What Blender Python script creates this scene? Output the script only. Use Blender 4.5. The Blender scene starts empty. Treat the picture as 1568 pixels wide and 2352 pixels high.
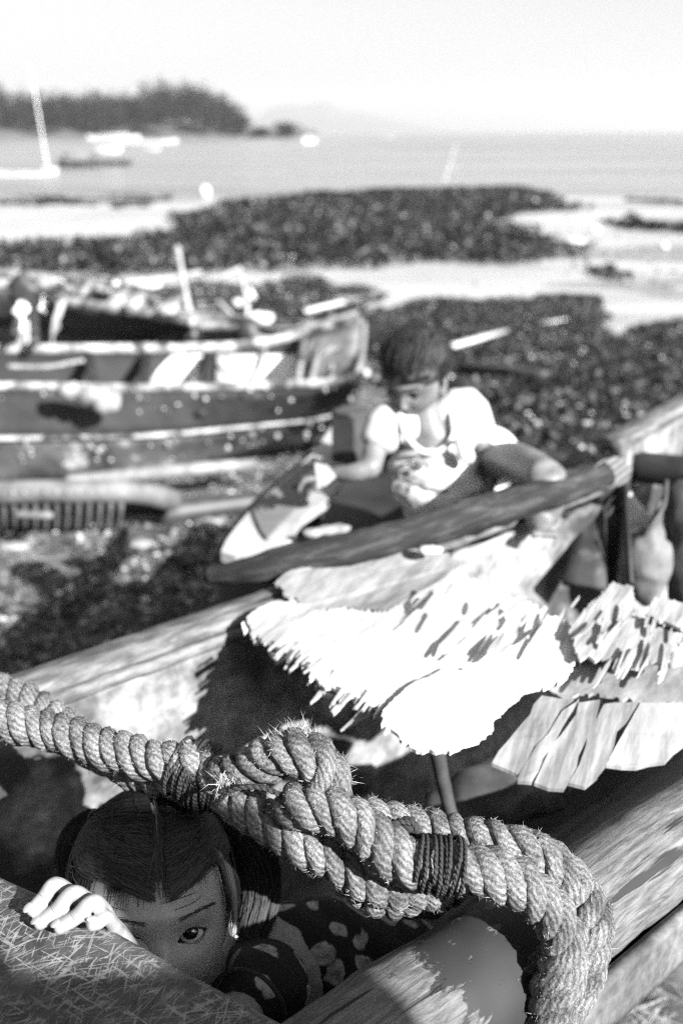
import bpy, math, random
import numpy as np
from mathutils import Vector, noise as mnoise
from mathutils.geometry import tessellate_polygon

# ------------------------------------------------------------------ camera
SC = bpy.context.scene
CZ = 1.5
FL = 2287.0                       # focal length in units of a 1568 px wide picture
PITCH = math.atan(878.0 / FL)
cp, sp = math.cos(PITCH), math.sin(PITCH)
cam_data = bpy.data.cameras.new('camera')
cam = bpy.data.objects.new('camera', cam_data)
SC.collection.objects.link(cam)
cam.location = (0, 0, CZ)
cam.rotation_euler = (math.pi / 2 - PITCH, 0, 0)
cam_data.sensor_fit = 'HORIZONTAL'
cam_data.sensor_width = 24.0
cam_data.lens = 24.0 * FL / 1568.0
cam_data.clip_start = 0.05
cam_data.clip_end = 9000
cam_data.dof.use_dof = True
cam_data.dof.focus_distance = 0.80
cam_data.dof.aperture_fstop = 4.3
SC.camera = cam

# ------------------------------------------------------------------ light
SUN_EL = math.radians(30)
SUN_DIR = Vector((0.66, -0.75, 0)).normalized()      # horizontal direction towards the sun
to_sun = Vector((SUN_DIR.x * math.cos(SUN_EL), SUN_DIR.y * math.cos(SUN_EL), math.sin(SUN_EL)))
world = bpy.data.worlds.new('World')
SC.world = world
world.use_nodes = True
wn = world.node_tree
wn.nodes.clear()
sky = wn.nodes.new('ShaderNodeTexSky')
sky.sky_type = 'NISHITA'
sky.sun_disc = False
sky.sun_elevation = SUN_EL
sky.sun_rotation = math.atan2(SUN_DIR.x, SUN_DIR.y)
sky.air_density = 1.0
sky.dust_density = 2.5
sky.ozone_density = 1.0
bw = wn.nodes.new('ShaderNodeRGBToBW')
bg = wn.nodes.new('ShaderNodeBackground')
bg.inputs['Strength'].default_value = 0.05
wo = wn.nodes.new('ShaderNodeOutputWorld')
wn.links.new(sky.outputs[0], bw.inputs[0])
wn.links.new(bw.outputs[0], bg.inputs['Color'])
wn.links.new(bg.outputs[0], wo.inputs['Surface'])
sun_data = bpy.data.lights.new('sun', 'SUN')
sun_data.energy = 5.0
sun_data.angle = math.radians(0.5)
sun_data.color = (1.0, 1.0, 1.0)
sun = bpy.data.objects.new('sun', sun_data)
SC.collection.objects.link(sun)
sun.rotation_euler = (-to_sun).to_track_quat('-Z', 'Y').to_euler()
SC.view_settings.view_transform = 'Standard'
SC.view_settings.look = 'None'
SC.view_settings.gamma = 1
SC.view_settings.use_curve_mapping = False
SC.view_settings.exposure = 2.0
SC.cycles.use_denoising = False
SC.cycles.max_bounces = 6
SC.cycles.diffuse_bounces = 3
SC.cycles.glossy_bounces = 2
SC.cycles.volume_bounces = 0
SC.cycles.transparent_max_bounces = 8
SC.cycles.sample_clamp_indirect = 4
SC.cycles.filter_width = 1.3

# ------------------------------------------------------------------ helpers
rng = np.random.default_rng(7)
random.seed(7)
A = lambda *v: np.array(v, float)

def W(px, py, d):
    """point seen at (px, py) of the 1568 x 2352 picture, d metres along the optical axis"""
    x = (px - 784) / FL * d
    y = -(py - 1176) / FL * d
    return np.array([x, y * sp + d * cp, CZ + y * cp - d * sp])

def fac(py):
    return (py - 1176) / FL * cp + sp

def G(px, py, z):
    """the same on the level z"""
    return W(px, py, (CZ - z) / fac(py))

def lerp(a, b, t):
    return np.asarray(a) * (1 - t) + np.asarray(b) * t

def sstep(a, b, x):
    t = np.clip((np.asarray(x, float) - a) / (b - a), 0, 1)
    return t * t * (3 - 2 * t)

_lat = np.random.default_rng(3).random((256, 256))
def vn(x, y):
    x = np.asarray(x, float); y = np.asarray(y, float)
    xi = np.floor(x).astype(int); yi = np.floor(y).astype(int)
    fx = x - xi; fy = y - yi
    fx = fx * fx * (3 - 2 * fx); fy = fy * fy * (3 - 2 * fy)
    g = lambda i, j: _lat[i % 256, j % 256]
    return (g(xi, yi) * (1 - fx) + g(xi + 1, yi) * fx) * (1 - fy) + (g(xi, yi + 1) * (1 - fx) + g(xi + 1, yi + 1) * fx) * fy

def fbm(x, y, o=4):
    s = 0; a = .5; t = 0
    for k in range(o):
        s = s + a * vn(x * 2 ** k + 17 * k, y * 2 ** k + 31 * k); t += a; a *= .5
    return s / t - .5

def vn3(P, sc, seed=0):
    """cheap smooth 3D noise of points (N,3) in -0.5..0.5"""
    P = np.asarray(P) * sc + seed * 7.31
    return (vn(P[:, 0] + 5.2 * np.sin(P[:, 2] * .31), P[:, 1] + P[:, 2] * 1.7) + vn(P[:, 1] + 40.5, P[:, 2] - P[:, 0] * 1.3) + vn(P[:, 2] * 1.1 + 90, P[:, 0] * 1.1 - 13)) / 3 - .5

class MB:
    def __init__(self):
        self.V = []; self.F = []; self.U = []; self.n = 0
    def add(self, V, F, U=None):
        V = np.asarray(V, float)
        if not isinstance(F, list): F = [F]; U = [U]
        elif U is None: U = [None] * len(F)
        for f, u in zip(F, U):
            f = np.asarray(f, int)
            if f.ndim == 1: f = f[None]
            self.F.append(f + self.n)
            self.U.append(np.zeros(f.shape + (2,)) if u is None else np.asarray(u, float))
        self.V.append(V); self.n += len(V)
        return self
    def verts(self):
        return np.concatenate(self.V)

COL = SC.collection
def new_mesh(name, mb, mat=None, smooth=True, off=None, face_mats=None):
    V = mb.verts() if isinstance(mb, MB) else mb
    if off is not None: V = V - np.asarray(off)
    me = bpy.data.meshes.new(name)
    tot = np.concatenate([np.full(len(f), f.shape[1]) for f in mb.F])
    idx = np.concatenate([f.ravel() for f in mb.F])
    me.vertices.add(len(V)); me.vertices.foreach_set('co', V.ravel())
    me.loops.add(len(idx)); me.loops.foreach_set('vertex_index', idx)
    me.polygons.add(len(tot))
    me.polygons.foreach_set('loop_start', np.concatenate([[0], np.cumsum(tot)[:-1]]))
    me.polygons.foreach_set('loop_total', tot)
    me.polygons.foreach_set('use_smooth', np.full(len(tot), smooth))
    uv = me.uv_layers.new(name='UVMap')
    uv.data.foreach_set('uv', np.concatenate([u.reshape(-1, 2) for u in mb.U]).ravel())
    if mat is not None:
        for m in (mat if isinstance(mat, (list, tuple)) else [mat]): me.materials.append(m)
    if face_mats is not None: me.polygons.foreach_set('material_index', face_mats)
    me.update(calc_edges=True); me.validate()
    return me

LOC = {}
def obj(name, mb, mat, parent=None, smooth=True, label=None, cat=None, group=None, kind=None, loc=None, me=None):
    """one mesh object; vertices are given in world metres"""
    if parent is not None:
        off = LOC[parent]
    else:
        V = mb.verts()
        off = np.array(loc) if loc is not None else (A(0, 0, 0) if kind == 'structure' else A(V[:, 0].mean(), V[:, 1].mean(), V[:, 2].min()))
    if me is None: me = new_mesh(name, mb, mat, smooth, off)
    o = bpy.data.objects.new(name, me)
    COL.objects.link(o)
    if parent is not None:
        o.parent = parent
    else:
        o.location = off
    LOC[o] = off
    tag(o, label, cat, group, kind)
    return o

def tag(o, label=None, cat=None, group=None, kind=None):
    if label: o['label'] = label
    if cat: o['category'] = cat
    if group: o['group'] = group
    if kind: o['kind'] = kind

def thing(name, label, cat, loc, group=None):
    o = bpy.data.objects.new(name, None)
    COL.objects.link(o)
    o.location = tuple(loc); o.empty_display_size = .05
    LOC[o] = np.array(loc, float)
    tag(o, label, cat, group)
    return o

def frames(P):
    P = np.asarray(P, float)
    T = np.gradient(P, axis=0); T /= np.linalg.norm(T, axis=1)[:, None] + 1e-12
    N = np.zeros_like(P)
    a = A(0, 0, 1) if abs(T[0, 2]) < .9 else A(1, 0, 0)
    n = np.cross(np.cross(T[0], a), T[0]); N[0] = n / np.linalg.norm(n)
    for i in range(1, len(P)):
        n = N[i - 1] - T[i] * np.dot(N[i - 1], T[i]); N[i] = n / (np.linalg.norm(n) + 1e-12)
    return T, N, np.cross(T, N)

def spline(pts, n=40, closed=False):
    """Catmull-Rom through the points, n samples evenly spaced"""
    P = np.asarray(pts, float)
    if len(P) == 2: 
        t = np.linspace(0, 1, n)[:, None]; return P[0] * (1 - t) + P[1] * t
    Q = np.vstack([2 * P[0] - P[1], P, 2 * P[-1] - P[-2]])
    out = []
    for i in range(len(P) - 1):
        p0, p1, p2, p3 = Q[i:i + 4]
        for t in np.linspace(0, 1, 24, endpoint=False):
            out.append(.5 * (2 * p1 + (p2 - p0) * t + (2 * p0 - 5 * p1 + 4 * p2 - p3) * t ** 2 + (3 * p1 - p0 - 3 * p2 + p3) * t ** 3))
    out.append(P[-1]); out = np.array(out)
    s = np.concatenate([[0], np.cumsum(np.linalg.norm(np.diff(out[:, :3], axis=0), axis=1))])
    q = np.linspace(0, s[-1], n)
    return np.stack([np.interp(q, s, out[:, k]) for k in range(out.shape[1])], 1)

def tube(mb, P, R, seg=12, cap=True, flat=1.0, rnd=0):
    """swept tube with radii R; UV in metres"""
    P = np.asarray(P, float); n = len(P)
    R = np.full(n, R) if np.isscalar(R) else np.asarray(R, float)
    T, N, B = frames(P)
    if cap:      # rounded ends
        def end(i, s):
            k = [.35, .7, .95]
            return [(P[i] + s * T[i] * R[i] * (kk) * .6, R[i] * math.sqrt(max(0, 1 - kk ** 2))) for kk in k]
        a = end(0, -1)[::-1]; b = end(n - 1, 1)
        P = np.vstack([[x[0] for x in a], P, [x[0] for x in b]])
        R = np.concatenate([[x[1] for x in a], R, [x[1] for x in b]])
        N = np.vstack([N[:1]] * 3 + [N] + [N[-1:]] * 3); B = np.vstack([B[:1]] * 3 + [B] + [B[-1:]] * 3)
        n += 6
    th = np.arange(seg) / seg * 2 * np.pi
    V = P[:, None] + R[:, None, None] * (np.cos(th)[None, :, None] * N[:, None] + flat * np.sin(th)[None, :, None] * B[:, None])
    V = V.reshape(-1, 3)
    if rnd: V = V + (vn3(V, 60)[:, None]) * rnd * 2 * (V - np.repeat(P, seg, 0)) / (np.linalg.norm(V - np.repeat(P, seg, 0), axis=1)[:, None] + 1e-9)
    s = np.concatenate([[0], np.cumsum(np.linalg.norm(np.diff(P, axis=0), axis=1))])
    i, j = np.meshgrid(np.arange(n - 1), np.arange(seg), indexing='ij')
    i = i.ravel(); j = j.ravel(); jn = (j + 1) % seg
    F = np.stack([i * seg + j, i * seg + jn, (i + 1) * seg + jn, (i + 1) * seg + j], 1)
    rm = R.mean() * 2 * np.pi / seg
    U = np.stack([np.stack([s[i], j * rm], 1), np.stack([s[i], (j + 1) * rm], 1), np.stack([s[i + 1], (j + 1) * rm], 1), np.stack([s[i + 1], j * rm], 1)], 1)
    Fs = [F]; Us = [U]
    Fs.append(np.arange(seg)[::-1][None]); Us.append(None)
    Fs.append((np.arange(seg) + (n - 1) * seg)[None]); Us.append(None)
    Us = [u if u is not None else np.zeros((1, seg, 2)) for u in Us]
    mb.add(V, Fs, Us)
    return mb

def beam(mb, p0, p1, w, h, up=(0, 0, 1), ch=.12, n=2, jit=0, taper=1.0):
    """a chamfered rectangular bar, w wide, h high; UV in metres"""
    p0 = np.asarray(p0, float); p1 = np.asarray(p1, float)
    t = p1 - p0; L = np.linalg.norm(t); t = t / L
    up = np.asarray(up, float); s = np.cross(t, up); s /= np.linalg.norm(s); u = np.cross(s, t)
    c = ch * min(w, h); a = w / 2; b = h / 2
    pr = np.array([(-a + c, -b), (a - c, -b), (a, -b + c), (a, b - c), (a - c, b), (-a + c, b), (-a, b - c), (-a, -b + c)])
    per = np.concatenate([[0], np.cumsum(np.linalg.norm(np.diff(np.vstack([pr, pr[:1]]), axis=0), axis=1))])
    V = []
    for k in range(n):
        f = k / (n - 1); sc = 1 + (taper - 1) * f
        o = (rng.random(3) - .5) * jit
        V.append(p0 + t * L * f + o + pr[:, :1] * sc * s + pr[:, 1:] * sc * u)
    V = np.concatenate(V)
    F = []; U = []
    for k in range(n - 1):
        for j in range(8):
            jn = (j + 1) % 8
            F.append([k * 8 + j, k * 8 + jn, (k + 1) * 8 + jn, (k + 1) * 8 + j])
            x0 = L * k / (n - 1); x1 = L * (k + 1) / (n - 1)
            U.append([(x0, per[j]), (x0, per[j + 1]), (x1, per[j + 1]), (x1, per[j])])
    mb.add(V, [np.array(F), np.arange(8)[::-1][None], (np.arange(8) + (n - 1) * 8)[None]], [np.array(U), np.zeros((1, 8, 2)), np.zeros((1, 8, 2))])
    return mb

def panel(mb, P, Q, rows=6, bulge=0, thick=.008, bdir=None, noise_amp=0, nsc=8):
    """a shell between the polylines P (top) and Q (bottom), thickened along its normal; UV in metres"""
    P = np.asarray(P, float); Q = np.asarray(Q, float); n = len(P)
    t = np.linspace(0, 1, rows)
    Gd = P[:, None] * (1 - t)[None, :, None] + Q[:, None] * t[None, :, None]
    if bulge:
        bd = np.asarray(bdir, float); Gd = Gd + (bulge * np.sin(np.pi * t))[None, :, None] * bd
    du = np.gradient(Gd, axis=0); dv = np.gradient(Gd, axis=1)
    N = np.cross(du, dv); N /= np.linalg.norm(N, axis=2)[..., None] + 1e-12
    if noise_amp:
        Gd = Gd + N * (vn3(Gd.reshape(-1, 3), nsc).reshape(n, rows) * 2 * noise_amp)[..., None]
    V = np.concatenate([Gd.reshape(-1, 3), (Gd - N * thick).reshape(-1, 3)])
    i, j = np.meshgrid(np.arange(n - 1), np.arange(rows - 1), indexing='ij'); i = i.ravel(); j = j.ravel()
    f = np.stack([i * rows + j, i * rows + j + 1, (i + 1) * rows + j + 1, (i + 1) * rows + j], 1)
    sl = np.concatenate([[0], np.cumsum(np.linalg.norm(np.diff(P, axis=0), axis=1))])
    wl = np.linalg.norm(P[0] - Q[0]) * t
    uv = lambda a, b: np.stack([sl[a], wl[b]], 1)
    U = np.stack([uv(i, j), uv(i, j + 1), uv(i + 1, j + 1), uv(i + 1, j)], 1)
    m = n * rows
    rim = [k * rows for k in range(n)] + [(n - 1) * rows + k for k in range(1, rows)] + [k * rows + rows - 1 for k in range(n - 2, -1, -1)] + [k for k in range(rows - 2, 0, -1)]
    R = np.array([[rim[k], rim[(k + 1) % len(rim)], rim[(k + 1) % len(rim)] + m, rim[k] + m] for k in range(len(rim))])
    mb.add(V, [f, f[:, ::-1] + m, R], [U, U[:, ::-1], np.zeros((len(R), 4, 2))])
    return mb

def slab(mb, poly, thick, uvdir=None):
    """flat piece: 3D outline (roughly planar, counter-clockwise from above) thickened downwards"""
    P = np.asarray(poly, float); n = len(P)
    tris = tessellate_polygon([[Vector(p) for p in P]])
    tr = np.array([list(t) for t in tris])
    a = P[tr[:, 1]] - P[tr[:, 0]]; b = P[tr[:, 2]] - P[tr[:, 0]]
    flip = (a[:, 0] * b[:, 1] - a[:, 1] * b[:, 0]) < 0
    tr[flip] = tr[flip][:, ::-1]
    V = np.vstack([P, P - A(0, 0, thick)])
    k = np.arange(n); kn = (k + 1) % n
    side = np.stack([k, k + n, kn + n, kn], 1)
    ud = A(1, 0) if uvdir is None else np.asarray(uvdir[:2]) / np.linalg.norm(uvdir[:2])
    vd = A(-ud[1], ud[0])
    uv = np.stack([V[:, :2] @ ud, V[:, :2] @ vd], 1)
    mb.add(V, [tr, tr[:, ::-1] + n, side], [uv[tr], uv[tr[:, ::-1]], uv[side]])
    return mb

def blob(mb, c, r, nu=16, nv=10, amp=0, sc=10, seed=0, R=None):
    """noisy ellipsoid, r = three radii, R optional 3x3 axes"""
    u = np.arange(nu) / nu * 2 * np.pi; v = np.linspace(0, np.pi, nv + 1)[1:-1]
    D = np.array([[math.sin(b) * math.cos(a), math.sin(b) * math.sin(a), math.cos(b)] for b in v for a in u])
    D = np.vstack([D, [[0, 0, 1], [0, 0, -1]]])
    k = 1 + (vn3(D + seed * 3.3, sc / 6) * 2 * amp if amp else 0)
    V = D * (k[:, None] if amp else 1) * np.asarray(r, float)
    if R is not None: V = V @ np.asarray(R)
    V = V + np.asarray(c)
    m = nv - 1
    F = [[i * nu + j, (i + 1) * nu + j, (i + 1) * nu + (j + 1) % nu, i * nu + (j + 1) % nu] for i in range(m - 1) for j in range(nu)]
    T = [[j, (j + 1) % nu, m * nu][::-1] for j in range(nu)] + [[(m - 1) * nu + j, (m - 1) * nu + (j + 1) % nu, m * nu + 1] for j in range(nu)]
    T = [[m * nu, j, (j + 1) % nu] for j in range(nu)] + [[(m - 1) * nu + j, m * nu + 1, (m - 1) * nu + (j + 1) % nu] for j in range(nu)]
    mb.add(V, [np.array(F), np.array(T)])
    return mb

def fuse(mb, voxel, smooth=4, inflate=0, dec=None):
    """one continuous skin round overlapping shapes"""
    me = new_mesh('tmp', mb)
    o = bpy.data.objects.new('tmp', me); COL.objects.link(o)
    m = o.modifiers.new('r', 'REMESH'); m.mode = 'VOXEL'; m.voxel_size = voxel; m.use_smooth_shade = True
    if smooth:
        s = o.modifiers.new('s', 'SMOOTH'); s.iterations = smooth; s.factor = .5
    dg = bpy.context.evaluated_depsgraph_get(); dg.update()
    ev = o.evaluated_get(dg).to_mesh()
    V = np.zeros(len(ev.vertices) * 3); ev.vertices.foreach_get('co', V)
    n = len(ev.polygons); lt = np.zeros(n, int); ev.polygons.foreach_get('loop_total', lt)
    li = np.zeros(len(ev.loops), int); ev.loops.foreach_get('vertex_index', li)
    nr = np.zeros(len(ev.vertices) * 3); ev.vertices.foreach_get('normal', nr)
    V = V.reshape(-1, 3) + nr.reshape(-1, 3) * inflate
    out = MB()
    if (lt == 4).all(): out.add(V, li.reshape(-1, 4))
    else:
        st = np.concatenate([[0], np.cumsum(lt)[:-1]]); Fs = []
        for k in np.unique(lt):
            s_ = st[lt == k]; Fs.append(li[s_[:, None] + np.arange(k)[None]])
        out.add(V, Fs)
    bpy.data.objects.remove(o); bpy.data.meshes.remove(me)
    out.N = nr.reshape(-1, 3)
    return out

# ------------------------------------------------------------------ materials
def g(v): return (v, v, v, 1)
def ramp(nt, fac_, stops):
    r = nt.nodes.new('ShaderNodeValToRGB'); e = r.color_ramp.elements
    while len(e) > 1: e.remove(e[-1])
    e[0].position = stops[0][0]; e[0].color = g(stops[0][1])
    for p, v in stops[1:]:
        k = e.new(p); k.color = g(v)
    nt.links.new(fac_, r.inputs[0]); return r.outputs[0]

def mix(nt, f, a, b, mode='MIX'):
    m = nt.nodes.new('ShaderNodeMix'); m.data_type = 'RGBA'; m.blend_type = mode
    for k, s, v in ((0, m.inputs[0], f), (6, m.inputs[6], a), (7, m.inputs[7], b)):
        if isinstance(v, (int, float)): s.default_value = v if k == 0 else g(v)
        else: nt.links.new(v, s)
    return m.outputs[2]

def noise(nt, vec, scale, detail=4, rough=.6, dist=0):
    n = nt.nodes.new('ShaderNodeTexNoise'); n.inputs['Scale'].default_value = scale
    n.inputs['Detail'].default_value = detail; n.inputs['Roughness'].default_value = rough
    n.inputs['Distortion'].default_value = dist
    nt.links.new(vec, n.inputs['Vector']); return n.outputs[0]

def coords(nt, kind='Object', stretch=(1, 1, 1), rot=0):
    tc = nt.nodes.new('ShaderNodeTexCoord'); mp = nt.nodes.new('ShaderNodeMapping')
    mp.inputs['Scale'].default_value = stretch; mp.inputs['Rotation'].default_value = (0, 0, rot)
    nt.links.new(tc.outputs[kind], mp.inputs[0]); return mp.outputs[0]

def mat_base(name, rough=.7, spec=.4):
    m = bpy.data.materials.new(name); m.use_nodes = True
    nt = m.node_tree; b = nt.nodes['Principled BSDF']
    b.inputs['Roughness'].default_value = rough
    b.inputs['Specular IOR Level'].default_value = spec
    return m, nt, b

def bump(nt, b, h, strength=.5, dist=.002, prev=None):
    n = nt.nodes.new('ShaderNodeBump'); n.inputs['Strength'].default_value = strength; n.inputs['Distance'].default_value = dist
    nt.links.new(h, n.inputs['Height'])
    if prev is not None: nt.links.new(prev, n.inputs['Normal'])
    nt.links.new(n.outputs[0], b.inputs['Normal']); return n.outputs[0]

def M(name, lo, hi, scale=20, p=(.35, .65), stretch=(1, 1, 1), kind='Object', bs=.4, bd=.002, rough=.7, spec=.35, fine=None, patch=None, cracks=None, isl=None):
    """plain procedural surface: noise between two greys, fine grain, optional patches of another grey, relief"""
    m, nt, b = mat_base(name, rough, spec)
    v = coords(nt, kind, stretch)
    n1 = noise(nt, v, scale, 6, .65)
    c = ramp(nt, n1, [(p[0], lo), (p[1], hi)])
    h = n1
    if fine:
        n2 = noise(nt, v, fine, 3, .6)
        c = mix(nt, .6, c, ramp(nt, n2, [(.3, .35), (.7, 1.6 if hi < .5 else 1.0)]), 'MULTIPLY')
        h = n2
    if patch:      # (scale, lo, hi, value)
        v2 = coords(nt, kind, tuple(1 + (s - 1) * .35 for s in stretch))
        f = ramp(nt, noise(nt, v2, patch[0], 5, .65), [(patch[1], 0), (patch[2], 1)])
        c = mix(nt, f, c, patch[3])
    if cracks:     # (scale, width, value)
        vo = nt.nodes.new('ShaderNodeTexVoronoi'); vo.feature = 'DISTANCE_TO_EDGE'; vo.inputs['Scale'].default_value = cracks[0]
        nt.links.new(v, vo.inputs['Vector'])
        f = ramp(nt, vo.outputs['Distance'], [(0, 1), (cracks[1], 0)])
        c = mix(nt, f, c, cracks[2])
    if isl:
        gn = nt.nodes.new('ShaderNodeNewGeometry')
        c = mix(nt, 1.0, c, ramp(nt, gn.outputs['Random Per Island'], isl), 'MULTIPLY')
    nt.links.new(c, b.inputs['Base Color'])
    if bs: bump(nt, b, h, bs, bd)
    return m
# ------------------------------------------------------------------ ground, water, hills
SEA = -1.0
def gz(x, y):
    x = np.asarray(x, float); y = np.asarray(y, float)
    base = -1.0 * sstep(3.5, 15, y)
    near = 1 - sstep(9, 18, y)
    return base + near * (fbm(x * .9, y * .9, 4) * .16 + fbm(x * 6, y * 6, 3) * .05) + (1 - near) * (.012 + fbm(x * .12, y * .3, 4) * .10) - .6 * sstep(40, 60, y - 0.06 * x)

def GG(px, py):
    z = 0.0
    for _ in range(30):
        p = G(px, py, z); z = .6 * z + .4 * float(gz(p[0], p[1]))
    return G(px, py, z)

ys = np.concatenate([np.arange(-1.5, 7, .05), np.arange(7, 16, .12), np.arange(16, 70, .4), [75, 90]])
xs = np.concatenate([-np.geomspace(3, 60, 60)[::-1], np.arange(-2.95, 3, .05), np.geomspace(3, 60, 60)])
X, Y = np.meshgrid(xs, ys); Z = gz(X, Y)
V = np.stack([X, Y, Z], -1).reshape(-1, 3); nx = len(xs)
i, j = np.meshgrid(np.arange(len(ys) - 1), np.arange(nx - 1), indexing='ij'); i = i.ravel(); j = j.ravel()
gm = MB().add(V, np.stack([i * nx + j, i * nx + j + 1, (i + 1) * nx + j + 1, (i + 1) * nx + j], 1))
m, nt, b = mat_base('shore', .85, .3)
v = coords(nt)
dark = ramp(nt, noise(nt, v, 7, 8, .7), [(.34, .012), (.50, .06), (.66, .24)])
dark = mix(nt, ramp(nt, noise(nt, v, 45, 4, .7), [(.58, 0), (.64, 1)]), dark, .25)
wet = ramp(nt, noise(nt, coords(nt, 'Object', (.25, 1, 1)), .9, 6, .6), [(.3, .20), (.6, .33)])
sep = nt.nodes.new('ShaderNodeSeparateXYZ'); nt.links.new(v, sep.inputs[0])
ad = nt.nodes.new('ShaderNodeMath'); ad.operation = 'MULTIPLY_ADD'; ad.inputs[1].default_value = 5.0
nt.links.new(noise(nt, v, .5, 4), ad.inputs[0]); nt.links.new(sep.outputs['Y'], ad.inputs[2])
f = ramp(nt, ad.outputs[0], [(0, 0), (1, 1)])
mr = nt.nodes.new('ShaderNodeMapRange'); mr.inputs[1].default_value = 8.8; mr.inputs[2].default_value = 11.5
nt.links.new(ad.outputs[0], mr.inputs[0])
c = mix(nt, mr.outputs[0], dark, wet)
nt.links.new(c, b.inputs['Base Color'])
rr = nt.nodes.new('ShaderNodeMapRange'); rr.inputs[3].default_value = .9; rr.inputs[4].default_value = .45
nt.links.new(mr.outputs[0], rr.inputs[0]); nt.links.new(rr.outputs[0], b.inputs['Roughness'])
bump(nt, b, noise(nt, v, 40, 6, .7), .7, .02)
obj('ground', gm, m, kind='structure')

m, nt, b = mat_base('water', .12, .5)
b.inputs['Base Color'].default_value = g(.10); b.inputs['Roughness'].default_value = .25
v = coords(nt, 'Object', (.35, 1, 1))
bump(nt, b, noise(nt, v, 2.2, 6, .6), .9, .35)
c = ramp(nt, noise(nt, coords(nt, 'Object', (.02, .12, 1)), 1, 5, .6), [(.35, .13), (.65, .23)])
nt.links.new(c, b.inputs['Base Color'])
V = np.array([(x, y, SEA) for y in (14, 60, 300, 1200, 4900) for x in (-4900, -300, -60, 60, 300, 4900)], float)
F = np.array([[r * 6 + k, r * 6 + k + 1, r * 6 + k + 7, r * 6 + k + 6] for r in range(4) for k in range(5)])
obj('sea', MB().add(V, F), m, kind='structure')

# far island hills
def ridge(prof, y, depth, jag=1):
    """hill built from a skyline [(px, py)...] at distance y: front slope, back slope"""
    P = np.array(prof, float); n = 120
    px = np.linspace(P[0, 0], P[-1, 0], n); py = np.interp(px, P[:, 0], P[:, 1])
    top = np.array([W(a, b_, y / (sp * -(b_ - 1176) / FL + cp)) for a, b_ in zip(px, py)])
    rows = 14; V = []
    for k in range(-rows, rows + 1):
        t = k / rows
        hh = (1 - abs(t)) ** .8
        yy = y + t * depth
        z = SEA - .5 + (top[:, 2] - SEA + .5) * hh * (1 + .25 * (fbm(top[:, 0] / depth * 6, np.full(n, t * 4), 4)) * (abs(t) > 0))
        V.append(np.stack([top[:, 0] * (yy / y), np.full(n, yy), z], 1))
    V = np.concatenate(V)
    i, j = np.meshgrid(np.arange(2 * rows), np.arange(n - 1), indexing='ij'); i = i.ravel(); j = j.ravel()
    return MB().add(V, np.stack([i * n + j, i * n + j + 1, (i + 1) * n + j + 1, (i + 1) * n + j], 1))
hill_m = M('hill_scrub', .02, .05, .03, bs=0, rough=1)
obj('far_hills', ridge([(560, 299), (600, 262), (625, 246), (660, 238), (700, 240), (735, 230), (752, 233), (775, 248), (800, 254), (840, 258), (880, 268), (930, 280), (980, 290), (1040, 299)], 4200, 500), hill_m, kind='structure')

# headland and its wood
hz_ = 330.0
obj('headland', ridge([(-900, 290), (-200, 286), (400, 284), (560, 288), (640, 293), (726, 298.5)], hz_ + 22, 24), M('headland_soil', .05, .12, .3, bs=0), kind='structure')
leaf_far = M('far_foliage', .003, .013, .25, bs=0, rough=.8, isl=[(0, .5), (1, 1.8)])
bark_far = M('far_bark', .05, .12, 2, bs=0)
def crown(mb, c, r, n, s, seed, flat=.8):
    """leaf clumps through an uneven crown volume"""
    q = np.random.default_rng(seed)
    lob = q.normal(0, 1, (7, 3)); lob /= np.linalg.norm(lob, axis=1)[:, None]; lob *= .55
    k = q.integers(0, 7, n)
    P = lob[k] + q.normal(0, .30, (n, 3))
    P = P * np.asarray(r) + np.asarray(c)
    a = q.random(n) * 6.28; e = q.random(n) * 1.4 - .3
    u = np.stack([np.cos(a), np.sin(a), 0 * a], 1); w = np.stack([-np.sin(a) * np.cos(e), np.cos(a) * np.cos(e), np.sin(e)], 1)
    ss = s * (.5 + q.random(n))[:, None]
    V = np.stack([P - u * ss, P - w * ss * .6, P + u * ss, P + w * ss * .6], 1).reshape(-1, 3)
    f = np.arange(n * 4).reshape(n, 4); mb.add(V, f)
top = [(-60, 215), (0, 222), (60, 216), (130, 222), (200, 218), (240, 224), (300, 222), (350, 213), (400, 208), (450, 210), (490, 213), (530, 226), (560, 243), (590, 262)]
tp = np.array(top, float)
r_ = np.random.default_rng(11)
kt = 0
tree_mesh = []
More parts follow.
